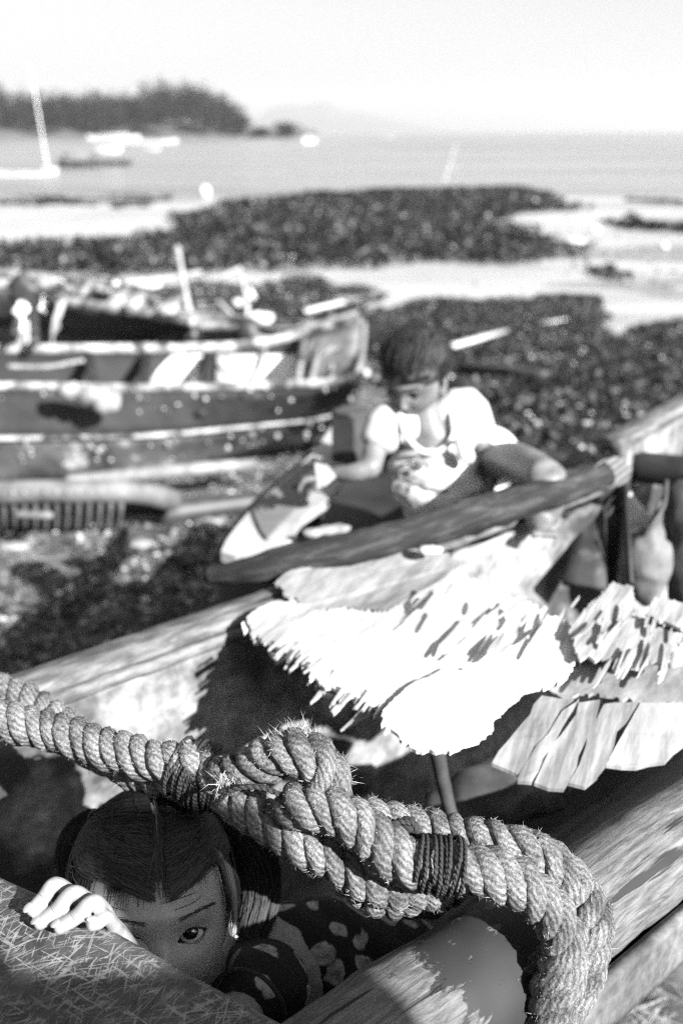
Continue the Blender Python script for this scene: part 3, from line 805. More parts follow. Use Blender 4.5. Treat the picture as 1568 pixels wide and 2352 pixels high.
mb = MB(); tube(mb, spline([G(60, 1163, .2) + A(0, -.08, 0), G(130, 1166, .2) + A(0, -.08, 0)], 4), .014, 6); obj('lath', mb, ribm, tR)
mb = MB(); tube(mb, spline([G(380, 1180, .05), G(600, 1150, .06), G(700, 1130, .1)], 10), np.linspace(.07, .03, 10), 8, rnd=.01); obj('driftwood_log', mb, darkm, label='dark log running from the ribbed hull towards the canoe', cat='log')
# light edge of the wreck plank under the nearest boat
pole([G(160, 1108, .1), G(400, 1082, .12), G(580, 1066, .12)], .03, 'grey spar on the ground below the nearest left boat', greym, 'spar', 'spar', 'spars lying on the ground')

# clutter in and round the old boats
q = np.random.default_rng(31)
tc_ = [('frayed_cloth', 'frayed pale cloth caught on the bow ribs of the nearest left boat', 'cloth', 745, 800, .05), ('rope_coil', 'small coil of rope on the bow of the nearest left boat', 'rope', 800, 770, .04)]
mb = MB(); c_ = G(752, 806, zt + .06)
for k in range(4): tube(mb, spline([c_ + A(.02 * k, 0, .02), c_ + A(.03 * k - .04, -.03, -.05), c_ + A(.05 * k - .06, -.05, -.13)], 8), .012, 6, flat=.4)
obj('hanging_cloth', fuse(mb, .008, 1), cloth_m, label='torn pale cloth hanging between the bow ribs of the nearest left boat', cat='cloth')
for k, (x0, y0, x1, y1, z0, r) in enumerate([(20, 842, 190, 828, .44, .012), (352, 905, 372, 990, .3, .008), (560, 892, 590, 1000, .3, .007), (110, 900, 90, 985, .3, .007), (500, 806, 640, 888, .44, .009), (610, 800, 560, 892, .44, .009)]):
    a_ = G(x0, y0, z0); b_ = W(x1, y1, (a_[1] - .02) * cp + (CZ - z0) * sp); mb = MB(); tube(mb, spline([a_, lerp(a_, b_, .5) + A(.01, 0, -.015), b_], 12), r, 6)
    obj('old_rope', mb, greym if k % 2 else rail_m, label=('old grey line stretched inside the nearest left boat', 'short line hanging from the rim left of the thwart', 'line hanging down the dark side below the white panels', 'line hanging down the hull below the rags', 'pale stay crossing the last white panel', 'grey stay crossing the last white panel')[k], cat='line', group='old lines on the nearest left boat')
def chips(P, n, s, seed, lab):
    q = np.random.default_rng(seed); mb = MB()
    for k in range(n):
        t = q.random() * (len(P) - 1.01); i_ = int(t); p = lerp(P[i_], P[i_ + 1], t - i_) + A(0, -.02 - q.random() * .05, -q.random() ** 2 * .12 + .01)
        r = s * (.3 + q.random()); blob(mb, p, (r, r * .4, r * (.4 + q.random())), 6, 4, .5, 12, k)
    return mb
obj('paint_flakes', chips(nearR, 60, .009, 3, ''), rail_m, tA, kind='stuff', smooth=False)
obj('paint_flakes', chips(nearM, 70, .012, 4, ''), rail_m, tA, kind='stuff', smooth=False)
mb = chips(fB, 110, .022, 5, ''); obj('rubbish_heap', mb, cloth_m, tB, kind='stuff', smooth=False)
# ------------------------------------------------------------------ the boat in front
wood_m, nt, b = mat_base('weathered_log', .75, .3)
v = coords(nt, 'UV', (10, 130, 1))
n1 = noise(nt, v, 1.4, 8, .7, .3)
c = ramp(nt, n1, [(.25, .06), (.42, .14), (.55, .26), (.75, .40)])
v2 = coords(nt, 'UV', (4, 90, 1)); n2 = noise(nt, v2, 1, 3, .5)
crk = ramp(nt, n2, [(.335, 1), (.37, 0)])
c = mix(nt, crk, c, .02)
nt.links.new(c, b.inputs['Base Color'])
h = mix(nt, crk, n1, 0.0)
bump(nt, b, h, 1.0, .0022)
def wood(name, lo, hi, su=8, sv=70, bs=.8, bd=.0015, crack=True, rough=.75):
    m, nt, b = mat_base(name, rough, .3)
    n1 = noise(nt, coords(nt, 'UV', (su, sv, 1)), 1.2, 8, .7, .2)
    c = ramp(nt, n1, [(.28, lo * .5), (.45, lo), (.7, hi)])
    hh = n1
    if crack:
        f = ramp(nt, noise(nt, coords(nt, 'UV', (su * .5, sv * .7, 1)), 1, 3, .5), [(.31, 1), (.35, 0)])
        c = mix(nt, f, c, lo * .15); hh = mix(nt, f, n1, 0.0)
    nt.links.new(c, b.inputs['Base Color']); bump(nt, b, hh, bs, bd); return m
gunw_m = wood('grey_gunwale', .06, .19, 14, 60)

# directions
L0 = A(-.363, 1.026, .88); LD = A(.767, .642, 0)
Lp = lambda s, z=.88, o=0: L0 + LD * s + A(.642, -.767, 0) * o + A(0, 0, z - .88)      # o = inwards (towards the log)
tM = thing('wooden_boat', 'weathered open boat in the foreground with a log for its near gunwale', 'boat', (.1, 1.1, .0))
inner_m = M('pale_inner_hull', .10, .24, 9, p=(.38, .62), bs=.5, bd=.003, rough=.6, fine=55, patch=(4, .48, .62, .03), cracks=None)
# left wall: top edge ragged
n = 90
s = np.linspace(-.42, 1.9, n)
rag_ = (vn(s * 38, s * 0 + 3) - .35) * .010 + (np.abs(vn(s * 90, s * 0 + 9) - .5) < .06) * -.012
P = np.array([Lp(a, .862, .012) + A(0, 0, r) for a, r in zip(s, rag_)])
Q = np.array([Lp(a, .30, .10) for a in s])
obj('left_wall', panel(MB(), P, Q, 30, bulge=.035, bdir=A(-.642, .767, 0), thick=-.012, noise_amp=.004, nsc=12), inner_m, tM)
# left gunwale: two laths
mb = MB(); beam(mb, Lp(-.42, .880, -.012), Lp(.46, .880, -.012), .052, .022, n=30, jit=.0018, ch=.25); obj('gunwale', mb, gunw_m, tM)
mb = MB(); beam(mb, Lp(.46, .874, -.012), Lp(1.12, .874, -.012), .026, .016, n=20, jit=.0016, ch=.25); obj('gunwale', mb, gunw_m, tM)
mb = MB(); beam(mb, Lp(-.42, .868, .018), Lp(.30, .868, .018), .014, .018, n=24, jit=.0014, ch=.25); obj('gunwale_lath', mb, gunw_m, tM)
# log gunwale on the right
R0 = W(700, 2345, .71); R1 = W(1120, 2090, .84); R2 = W(1400, 1885, .965); R3 = W(1640, 1715, 1.10); R4 = W(1900, 1520, 1.3)
Rm = R0 + (R0 - R1) * .55
ax = spline([Rm + A(.022, -.012, -.036), R0 + A(.027, -.012, -.036), R1 + A(.026, -.012, -.035), R2 + A(.028, -.016, -.038), R3 + A(.030, -.020, -.040), R4 + A(.030, -.020, -.040), R4 + (R4 - R3) * 1.6 + A(.030, -.020, -.040)], 190)
mb = MB(); tube(mb, ax, .047 + .002 * np.sin(np.linspace(0, 12, 190)) + .004 * vn(np.linspace(0, 18, 190), np.zeros(190)), 48, rnd=.0022)
mlog, nt, b = mat_base('painted_log', .7, .35)
v = coords(nt, 'UV', (17, 150, 1)); n1 = noise(nt, v, 1.3, 9, .75, .5)
wd = ramp(nt, n1, [(.28, .02), (.42, .055), (.55, .11), (.75, .22)])
crk = ramp(nt, noise(nt, coords(nt, 'UV', (5, 90, 1)), 1, 3, .5), [(.36, 1), (.385, 0)])
wd = mix(nt, crk, wd, .012)
# remains of dark paint in the stretch left of the rope
vu = coords(nt, 'UV', (14, 26, 1)); pn = noise(nt, vu, 1.6, 7, .68, .4)
sp_ = nt.nodes.new('ShaderNodeSeparateXYZ'); nt.links.new(coords(nt, 'UV'), sp_.inputs[0])
SEPU = sp_
def band(sock, a, b_, w):
    m1 = nt.nodes.new('ShaderNodeMapRange'); m1.inputs[1].default_value = a - w; m1.inputs[2].default_value = a + w; nt.links.new(sock, m1.inputs[0])
    m2 = nt.nodes.new('ShaderNodeMapRange'); m2.inputs[1].default_value = b_ - w; m2.inputs[2].default_value = b_ + w; m2.inputs[3].default_value = 1; m2.inputs[4].default_value = 0; nt.links.new(sock, m2.inputs[0])
    mm = nt.nodes.new('ShaderNodeMath'); mm.operation = 'MULTIPLY'; nt.links.new(m1.outputs[0], mm.inputs[0]); nt.links.new(m2.outputs[0], mm.inputs[1]); return mm.outputs[0]
LOGBAND = band(sp_.outputs['X'], .20, .36, .05)
ad = nt.nodes.new('ShaderNodeMath'); ad.operation = 'MULTIPLY_ADD'; ad.inputs[1].default_value = .30; nt.links.new(LOGBAND, ad.inputs[0]); nt.links.new(pn, ad.inputs[2])
pf = ramp(nt, ad.outputs[0], [(.70, 0), (.735, 1)])
c = mix(nt, pf, wd, .016)
nt.links.new(c, b.inputs['Base Color'])
hb = mix(nt, crk, n1, 0.0); hb = mix(nt, pf, hb, .75)
bump(nt, b, hb, 1.0, .0024)
obj('log_gunwale', mb, mlog, tM)
# knots and nail holes in the log
# outer side below the log
def offs(P, v): return P + np.asarray(v)
so = ax[10:]
outP = so + A(.038, -.030, -.018); outM = so + A(.040, -.030, -.075); outQ = so + A(-.34, .27, -.46)
outer_m = M('outer_hull_paint', .05, .11, 8, p=(.4, .6), bs=.5, bd=.002, rough=.55, fine=70, patch=(7, .55, .7, .07))
obj('outer_side', panel(MB(), outP, outM, 8, thick=.012, noise_amp=.002), outer_m, tM)
obj('bilge_side', panel(MB(), outM, outQ, 8, thick=.012), outer_m, tM)
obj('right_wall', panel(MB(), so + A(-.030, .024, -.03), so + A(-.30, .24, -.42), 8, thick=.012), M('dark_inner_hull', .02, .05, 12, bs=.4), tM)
# front deck of glass fibre
e0 = W(0, 2012, .81); e1 = W(670, 2350, .705)
ed = (e1 - e0) / np.linalg.norm(e1 - e0)
back = np.cross(A(0, 0, 1), ed); back = -back if back[1] > 0 else back      # towards the camera
n = 70; tt = np.linspace(-.35, 1.12, n)
E = np.array([e0 + (e1 - e0) * t + A(0, 0, .004 * math.sin(t * 5)) for t in tt])
rows = [(-.006, -.028), (-.004, -.010), (0, -.002), (.006, .0015), (.02, .002), (.05, -.001), (.10, -.008), (.16, -.022), (.22, -.045), (.30, -.10), (.34, -.22), (.32, -.40)]
V = np.array([p + back * a + A(0, 0, z) for p in E for a, z in rows])
V[:, 2] += vn3(V, 14) * .006
r = len(rows); i, j = np.meshgrid(np.arange(n - 1), np.arange(r - 1), indexing='ij'); i = i.ravel(); j = j.ravel()
F = np.stack([i * r + j, i * r + j + 1, (i + 1) * r + j + 1, (i + 1) * r + j], 1)
mb = MB().add(V, F).add(V - A(0, 0, .008) - back * .0, F[:, ::-1])
mdk, nt, b = mat_base('glass_fibre_deck', .5, .5)
v = coords(nt)
c = ramp(nt, noise(nt, v, 22, 7, .7), [(.35, .018), (.65, .06)])
def fibres(v, sc, stretch, rot, th):
    t0 = nt.nodes.new('ShaderNodeMapping'); t0.inputs['Rotation'].default_value = (0, 0, -rot); nt.links.new(v, t0.inputs[0])
    tc = nt.nodes.new('ShaderNodeMapping'); tc.inputs['Scale'].default_value = stretch
    nt.links.new(t0.outputs[0], tc.inputs[0])
    return ramp(nt, noise(nt, tc.outputs[0], sc, 2, .4, 1.2), [(th, 0), (th + .035, 1)])
msk = ramp(nt, noise(nt, v, 30, 5, .7), [(.38, .1), (.54, 1)])
for rot, sc in ((.55, 26), (.95, 30), (.2, 28), (-.5, 24), (1.5, 30)):
    f = fibres(v, sc, (1.2, 16, 1), rot, .615)
    f = mix(nt, 1.0, f, msk, 'MULTIPLY')
    c = mix(nt, f, c, .17)
nt.links.new(c, b.inputs['Base Color'])
bump(nt, b, noise(nt, v, 260, 5, .7), .5, .0012)
obj('fibre_deck', mb, mdk, tM)
# loose glass fibres standing proud of the deck
q = np.random.default_rng(5); mb = MB(); nf = 450
u = q.uniform(-.1, 1.05, nf); wv = q.uniform(.003, .16, nf) ; 
keep = vn(u * 22, wv * 160) > .48; u = u[keep]; wv = wv[keep]; nf = len(u)
zz = np.interp(wv, [a for a, _ in rows[2:]], [z for _, z in rows[2:]])
Pc = np.array([e0 + (e1 - e0) * a for a in u]) + back * wv[:, None] + np.stack([0 * u, 0 * u, zz + .004 * np.sin(u * 5) + .0015], 1)
Pc[:, 2] += vn3(Pc, 14) * .006
an = q.normal(.7, .8, nf); Lf = q.uniform(.001, .005, nf); D = np.stack([np.cos(an), np.sin(an), q.normal(0, .10, nf)], 1) * Lf[:, None]
S = np.stack([-np.sin(an), np.cos(an), 0 * an], 1) * .00016
V = np.stack([Pc - D - S, Pc - D + S, Pc + A(0, 0, .0008) + S, Pc + A(0, 0, .0008) - S, Pc + D + S * .5, Pc + D - S * .5], 1).reshape(-1, 3)
b0_ = np.arange(nf) * 6
F = np.concatenate([np.stack([b0_, b0_ + 1, b0_ + 2, b0_ + 3], 1), np.stack([b0_ + 3, b0_ + 2, b0_ + 4, b0_ + 5], 1)])
obj('loose_fibre', MB().add(V, F), M('glass_fibre', .10, .28, 30, bs=0, rough=.4), tM, kind='stuff', smooth=False)
# floor and inside bulkhead
mb = MB(); slab(mb, [Lp(-.45, .33, .08), Lp(-.45, .33, .36), Lp(1.9, .33, .36), Lp(1.9, .33, .08)], .02); obj('floor_board', mb, M('dark_floor', .015, .04, 10), tM)
# keel blocks under the boat
for s_ in (-.1, .9):
    mb = MB(); beam(mb, Lp(s_, .12, -.05), Lp(s_, .12, .7), .10, .34, ch=.05); obj('keel_block', mb, greym, label='wooden block under the ' + ('near' if s_ < 0 else 'far') + ' end of the foreground boat', cat='block', group='blocks under the foreground boat')
# raised bow boards, frame post and cross beam at the far end
postm = M('black_post', .006, .02, 14, bs=.3)
sb = np.linspace(1.13, 1.9, 20); zb_ = .950 + (sb - 1.13) * .16
Pb = np.array([Lp(a, z, .008) for a, z in zip(sb, zb_)]); Qb = np.array([Lp(a, .872, .008) for a in sb])
obj('bow_board', panel(MB(), Pb, Qb, 5, thick=-.016, noise_amp=.002), inner_m, tM)
mb = MB(); beam(mb, Lp(1.12, .960, -.006), Lp(1.9, 1.085, -.006), .05, .024, n=12, jit=.001, ch=.25); obj('bow_rail', mb, gunw_m, tM)
mb = MB(); beam(mb, Lp(1.13, .84, .02), Lp(1.13, .968, .02), .03, .02, up=LD, ch=.2); obj('bow_batten', mb, inner_m, tM)
mb = MB(); beam(mb, Lp(1.36, .45, .026), Lp(1.36, .985, .026), .02, .015, up=LD, ch=.2); obj('bow_batten', mb, greym, tM)
pt = W(1400, 1108, 1.86)
mb = MB(); beam(mb, pt, A(pt[0] + .012, pt[1] - .01, .30), .050, .045, up=(0, 1, 0), n=5, jit=.003); obj('frame_post', mb, postm, tM)
mb = MB(); beam(mb, W(1405, 1062, 1.90), W(1640, 1095, 1.80), .05, .052, n=4, jit=.004, ch=.2); obj('cross_beam', mb, postm, tM)
mb = MB(); beam(mb, W(1434, 1115, 1.83), W(1448, 1340, 1.66), .007, .010, up=(0, 1, 0)); obj('frame_batten', mb, postm, tM)
obj('frame_web', panel(MB(), spline([W(1352, 1140, 1.93), W(1392, 1130, 1.90)], 4), spline([W(1290, 1345, 1.72), W(1392, 1360, 1.70)], 4), 5, thick=.012), M('frame_dark', .012, .03, 12, bs=.3, patch=(12, .6, .65, .06)), tM)
mb = MB(); slab(mb, [W(1352, 1245, 1.80), W(1372, 1240, 1.78), W(1395, 1310, 1.72), W(1378, 1318, 1.73)], .004); obj('loose_chip', mb, inner_m, tM)
wp = M('bright_inner_board', .4, .6, 8, bs=.2)
obj('inner_board', panel(MB(), spline([W(1432, 1120, 1.90), W(1500, 1205, 1.86)], 4), spline([W(1438, 1210, 1.84), W(1496, 1215, 1.84)], 4), 4, thick=.008), wp, tM)
obj('inner_board', panel(MB(), spline([W(1436, 1216, 1.83), W(1506, 1214, 1.83)], 4), spline([W(1444, 1262, 1.79), W(1490, 1256, 1.79)], 4), 4, thick=.008), wp, tM)
# bag and dark sacks in the bow
bg_ = MB(); blob(bg_, W(1480, 1300, 1.76), (.045, .05, .07), 20, 14, .35, 14, 4); blob(bg_, W(1505, 1262, 1.80), (.018, .02, .09), 12, 10, .3, 14, 6); blob(bg_, W(1466, 1262, 1.78), (.035, .03, .03), 12, 10, .4, 14, 8)
obj('cloth_bag', fuse(bg_, .008, 3), M('grey_bag', .07, .16, 14, bs=.5, bd=.01, rough=.9), label='pale grey cloth bag hanging right of the black post', cat='bag')
bg_ = MB(); 
for k, (x, y, r) in enumerate([(1590, 1180, .06), (1610, 1290, .065), (1556, 1150, .03), (1590, 1350, .05), (1640, 1200, .08)]): blob(bg_, W(x, y, 1.78), (r, r * .8, r * 1.2), 16, 12, .3, 14, k + 9)
obj('dark_tarpaulin', fuse(bg_, .01, 3), M('dark_tarp', .015, .05, 14, bs=.5, bd=.01, rough=.7), label='crumpled dark tarpaulin stuffed in the bow at the right edge', cat='tarpaulin')
mb = MB(); tube(mb, spline([W(1530, 1105, 1.76), W(1524, 1160, 1.74), W(1500, 1200, 1.73), W(1475, 1240, 1.73), W(1462, 1262, 1.74)], 16), .005, 6); obj('thin_cord', mb, darkm, label='thin dark cord hanging from the black cross beam', cat='cord')
# added unseen fence; board heights shaped to shade the near face and boat
tW = thing('shade_fence', 'added unseen board fence shading the near child and boat', 'fence', (.5, -.62, 0))
fm = M('shade_fence_board', .10, .22, 10, stretch=(4, 4, .6), bs=.6)
for k, (xa, xb, h) in enumerate([(-.17, -.035, 1.89), (-.03, .105, 1.93), (.11, .245, 1.87), (.25, .385, 1.92), (.39, .525, 1.90), (.53, .665, 1.94), (.67, .795, 1.88), (.80, .932, 1.825), (.937, 1.060, 1.975), (1.066, 1.20, 1.755), (1.205, 1.34, 1.74)]):
    mb = MB(); beam(mb, A((xa + xb) / 2, -.62, -.2), A((xa + xb) / 2, -.62, h), xb - xa, .02, up=(0, 1, 0), n=2); obj('board', mb, fm, tW)
for z in (.4, 1.3):
    mb = MB(); beam(mb, A(-.2, -.648, z), A(1.36, -.648, z), .03, .06); obj('rail', mb, fm, tW)
# ------------------------------------------------------------------ torn plywood lying across the boat
CR = lambda x, y: (516.8 + .6705 * x, 1177 + .6705 * y)
gd = G(*CR(1180, 400), .93) - G(*CR(1060, 600), .93); gd = gd / np.linalg.norm(gd)      # grain direction
gn_ = A(-gd[1], gd[0], 0)
def sheet(name, pts, z, thick, m, seed=0, amp=.012, step=.0034, zz=None, parent=None, zn=.006, **kw):
    """outline in crop coordinates; edges across the grain are torn into splinters"""
    q = np.random.default_rng(seed)
    P = [G(*CR(x, y), (z if zz is None else zz(x, y))) for x, y in pts]
    if zz is None:      # the pile rests low on the left gunwale and rises towards the log
        dist = lambda p: (p[0] - L0[0]) * .642 - (p[1] - L0[1]) * .767
        P = [G(*CR(x, y), z - .022 * (1 - sstep(.0, .35, dist(p))) - .022 * math.exp(-((dist(p) - .15) / .07) ** 2)) for p, (x, y) in zip(P, pts)]
    out = []; n = len(P)
    ca = A(sum(p[0] for p in P) / n, sum(p[1] for p in P) / n)
    lev = 0; area = sum(P[k][0] * P[(k + 1) % n][1] - P[(k + 1) % n][0] * P[k][1] for k in range(n))
    if area < 0: P = P[::-1]
    for k in range(n):
        a, b = P[k], P[(k + 1) % n]; e = b - a; L = np.linalg.norm(e[:2])
        across = abs(np.dot(e / (L + 1e-9), gn_))
        m_ = max(1, int(L / step)); nrm = A(e[1], -e[0], 0) / (L + 1e-9)          # outward for CCW
        sgn = 1 if np.dot(nrm, gd) > 0 else -1
        for i_ in range(m_):
            t = i_ / m_; p = a + e * t
            if across > .25 and amp:
                if i_ == 0 or q.random() < .38: lev = (q.random() ** 2.0 * 2.2 - .5) * amp
                w_ = (lev + q.normal(0, .09) * amp) * across * 1.1
                p = p + gd * sgn * w_ + gn_ * q.normal(0, step * .12)
            else: p = p + nrm * q.normal(0, .0008)
            p = p + A(0, 0, (fbm(p[0] * 9 + seed, p[1] * 9, 2)) * zn)
            out.append(p)
    mb = MB(); slab(mb, out, thick, gd)
    return obj(name, mb, m, parent, smooth=False, **kw)
ply = wood('torn_plywood', .40, .64, 5, 70, bs=.6, crack=True)
ply_p = wood('pale_plywood', .38, .56, 6, 60, bs=.5, crack=False)
ply_g = wood('grey_plywood', .15, .26, 10, 40, bs=.6, crack=False)
ply_s = wood('splinter_wood', .20, .42, 8, 90, bs=.6)
tS = thing('plywood_sheet', 'large white torn plywood sheet lying across the boat', 'plywood', G(*CR(750, 430), .915))
B1 = [(75, 365), (100, 350), (150, 345), (300, 328), (440, 303), (560, 325), (720, 240), (790, 190), (860, 235), (930, 250), (1060, 330), (1180, 380), (1250, 400), (1300, 460), (1210, 482), (1170, 560), (1080, 598), (1000, 620), (960, 650), (860, 700), (545, 665), (420, 640), (330, 600), (300, 550), (220, 490), (150, 445), (90, 425)]
sheet('top_ply', B1, .930, .004, ply, 1, .013, parent=tS)
sheet('lower_ply', [(160, 470), (230, 440), (300, 520), (420, 560), (560, 600), (700, 640), (640, 690), (530, 660), (400, 640), (320, 600), (290, 540), (220, 495)], .9235, .004, ply_s, 2, .016, parent=tS)
def sp_piece(name, pts, z, m, seed, lab, amp=.012, **k): return sheet(name, pts, z, .004, m, seed, amp, label=lab, cat='plywood', group='torn plywood pieces on the boat', **k)
sp_piece('plywood_piece', [(165, 243), (210, 203), (300, 185), (350, 165), (435, 150), (445, 125), (520, 85), (580, 75), (660, 115), (700, 150), (760, 150), (780, 190), (720, 245), (560, 335), (430, 320), (290, 335), (230, 290)], .934, ply_g, 3, 'grey plywood piece sticking out beyond the white sheet under the long log', .010)
sp_piece('plywood_piece', [(538, 715), (545, 668), (640, 585), (760, 530), (980, 560), (1030, 600), (1000, 640), (925, 700), (915, 745), (860, 790), (790, 808), (720, 820), (620, 780)], .938, ply_p, 4, 'round edged white plywood piece nearest the knot of rope', .006)
sp_piece('plywood_piece', [(75, 360), (110, 330), (190, 300), (280, 315), (330, 345), (240, 380), (200, 430), (160, 450), (100, 420)], .9365, ply_s, 5, 'curled plywood chip at the left tip of the white sheet', .006)
sp_piece('plywood_piece', [(1080, 592), (1220, 478), (1350, 508), (1568, 535), (1750, 545), (1750, 670), (1568, 655), (1400, 642), (1215, 612), (1180, 642)], .9225, ply_g, 6, 'grey board showing under the splintered sheets at the right', .004)
sp_piece('plywood_piece', [(1205, 470), (1180, 400), (1240, 320), (1330, 235), (1395, 265), (1402, 330), (1380, 345), (1440, 360), (1560, 365), (1700, 372), (1700, 425), (1545, 430), (1512, 528), (1370, 512), (1270, 505)], .941, ply_s, 7, 'splintered plywood piece with a torn far edge below the black post', .011)
sp_piece('plywood_piece', [(1440, 350), (1470, 288), (1568, 305), (1750, 330), (1750, 395), (1560, 400)], .951, ply_s, 8, 'flat pale plywood corner at the right edge of the pile', .004)
ply_d = wood('dull_plywood', .09, .22, 9, 50, bs=.6, crack=False)
# the row of four curved slats and the flap
slp = lambda x, y: .950 - .00017 * max(0, y - 650)
for k, (pts, lab) in enumerate([
    ([(915, 862), (935, 820), (965, 785), (1085, 625), (1190, 642), (1130, 722), (1060, 802), (1002, 897)], 'leftmost curved plywood slat in the row above the log'),
    ([(1000, 915), (1012, 890), (1066, 800), (1136, 722), (1194, 650), (1216, 640), (1155, 730), (1115, 800), (1048, 922)], 'narrow second plywood slat in the row above the log'),
    ([(1056, 925), (1120, 800), (1218, 652), (1290, 642), (1272, 705), (1232, 780), (1200, 870), (1160, 950), (1100, 945)], 'wide third plywood slat in the row above the log'),
    ([(1185, 930), (1208, 865), (1254, 745), (1296, 655), (1420, 645), (1350, 742), (1312, 850), (1280, 900), (1262, 905), (1232, 940)], 'fourth plywood slat with a notched end above the log'),
    ([(1312, 862), (1340, 792), (1425, 652), (1568, 650), (1750, 668), (1750, 740), (1568, 790), (1500, 850), (1400, 872)], 'broad plywood flap right of the slats by the log')]):
    sheet('plywood_flap', pts, .94, .004, ply_d if k < 4 else ply_g, 20 + k, .0015, .012, zz=slp, label=lab, cat='plywood', group='plywood slats above the log', zn=.003)
# long loose splinters, each a thing of the pile
q = np.random.default_rng(12); sv = MB(); nsp = 0
for k in range(46):
    x = q.uniform(760, 1540); lo = 235 + max(0, (x - 800)) * .12; y = q.uniform(lo + 10, lo + 230)
    if x > 1200 and y > 520: y = q.uniform(500, 560)
    L = q.uniform(.018, .040); w_ = q.uniform(.0008, .0024)
    c = G(*CR(x, y), .9465 + q.uniform(0, .004)); a = q.normal(0, .07); d_ = gd * math.cos(a) + gn_ * math.sin(a) + A(0, 0, q.normal(0, .05))
    n_ = np.cross(d_, A(0, 0, 1)); n_ /= np.linalg.norm(n_)
    pts = [c - d_ * L - n_ * w_ * .3, c - d_ * L * .6 - n_ * w_, c + d_ * L * .5 - n_ * w_ * .8, c + d_ * L, c + d_ * L * .6 + n_ * w_, c - d_ * L * .5 + n_ * w_, c - d_ * L * .9 + n_ * w_ * .4]
    slab(sv, pts, .0022, gd)
obj('wood_splinters', sv, [ply_s], kind='stuff', label='loose bright splinters strewn over the plywood pile', smooth=False)
# edge splinters hanging off the near rim
sv = MB()
for k in range(30):
    t = q.random(); P_ = [(160, 460), (230, 500), (310, 560), (420, 640), (520, 670)]; i_ = min(3, int(t * 4)); f = t * 4 - i_
    x, y = lerp(P_[i_], P_[i_ + 1], f); x += q.uniform(-10, 20); y += q.uniform(-40, 12)
    L = q.uniform(.010, .022); w_ = q.uniform(.001, .0028); c = G(*CR(x, y), .921 + q.uniform(-.004, .012))
    a = q.normal(0, .08); d_ = gd * math.cos(a) + gn_ * math.sin(a) + A(0, 0, q.normal(0, .08)); n_ = np.cross(d_, A(0, 0, 1)); n_ /= np.linalg.norm(n_)
    slab(sv, [c - d_ * L - n_ * w_ * .4, c + d_ * L - n_ * w_, c + d_ * L + n_ * w_, c - d_ * L + n_ * w_ * .5], .0025, gd)
obj('wood_splinters', sv, [ply_s], kind='stuff', label='short splinters fringing the near rim of the white sheet', smooth=False)
mb = MB(); c0 = G(*CR(395, 745), .905); c1 = G(*CR(500, 675), .918); slab(mb, [c0, lerp(c0, c1, .5) + gn_ * -.006, c1 - gn_ * .010, c1 + gn_ * .010, lerp(c0, c1, .5) + gn_ * .004], .003, gd); obj('wood_splinter', mb, ply_g, smooth=False, label='long pointed splinter hanging under the near rim of the white sheet', cat='splinter')
# stick propping the sheets, sack on the floor of the boat
mb = MB(); tube(mb, spline([W(1000, 1712, 1.02), W(1018, 1800, 1.04), W(1050, 1925, 1.06), W(1085, 2050, 1.09)], 16), np.linspace(.0085, .005, 16), 8, rnd=.001); obj('prop_stick', mb, M('dark_stick', .012, .04, 30), label='dark stick standing under the white plywood sheet', cat='stick')
mb = MB(); tube(mb, spline([W(935, 1694, 1.03), W(985, 1722, 1.02), W(1025, 1716, 1.01)], 8), .006, 6, rnd=.001); obj('lashing', mb, darkm, label='short dark lashing under the round edged plywood piece', cat='lashing')
bg_ = MB(); blob(bg_, W(1130, 1830, 1.25), (.06, .05, .035), 18, 12, .3, 12, 3); blob(bg_, W(1190, 1800, 1.28), (.06, .05, .04), 18, 12, .4, 12, 5); blob(bg_, W(1080, 1870, 1.25), (.06, .05, .03), 18, 12, .3, 12, 6)
obj('sack', fuse(bg_, .008, 2), M('dark_sack', .03, .08, 14, bs=.5, rough=.5), label='crumpled dark sack lying in the boat under the slats', cat='sack')
mb = MB(); blob(mb, CRp := G(*CR(700, 128), .925), (.018, .014, .006), 12, 8, .3, 14, 2); obj('white_chip', mb, white, label='white chip lying at the far edge of the grey plywood piece', cat='chip')
# flaking chip on the edge of the log

# ------------------------------------------------------------------ long dark log behind
mb = MB()
a_ = spline([G(478, 1322, .875), G(620, 1303, .90), G(900, 1236, .938), G(1150, 1166, .938), G(1330, 1109, .938), G(1386, 1091, .938)], 90)
rr = np.interp(np.linspace(0, 1, 90), [0, .1, .3, .6, 1], [.016, .023, .026, .0275, .0255]) + (vn(np.linspace(0, 12, 90), np.zeros(90)) - .5) * .006
tL = thing('long_log', 'long dark barked log lying across behind the plywood with a pale cut end', 'log', a_[0] * A(1, 1, 0) + A(0, 0, .7))
tube(mb, a_, rr, 20, cap=False, rnd=.003)
bk, nt, b = mat_base('dark_bark', .8, .3)
v = coords(nt, 'UV', (8, 40, 1)); n1 = noise(nt, v, 1.6, 8, .7, .5)
nt.links.new(ramp(nt, n1, [(.3, .004), (.5, .014), (.62, .04), (.78, .10)]), b.inputs['Base Color']); bump(nt, b, n1, 1, .006)
obj('trunk', mb, bk, tL)
T_ = a_[-1] - a_[-3]; T_ /= np.linalg.norm(T_); n_ = np.cross(T_, A(0, 0, 1)); n_ /= np.linalg.norm(n_); w_ = np.cross(n_, T_)
eg, nt, b = mat_base('end_grain', .8, .2)
wv_ = nt.nodes.new('ShaderNodeTexWave'); wv_.wave_type = 'RINGS'; wv_.inputs['Scale'].default_value = 30; wv_.inputs['Distortion'].default_value = 3
nt.links.new(coords(nt, 'UV'), wv_.inputs[0]); nt.links.new(ramp(nt, wv_.outputs[1], [(0, .04), (1, .13)]), b.inputs['Base Color'])
th = np.arange(24) / 24 * 6.2832
cn = T_ + 1.1 * (A(0, 0, CZ) - a_[-1]) / 1.9; cn /= np.linalg.norm(cn)
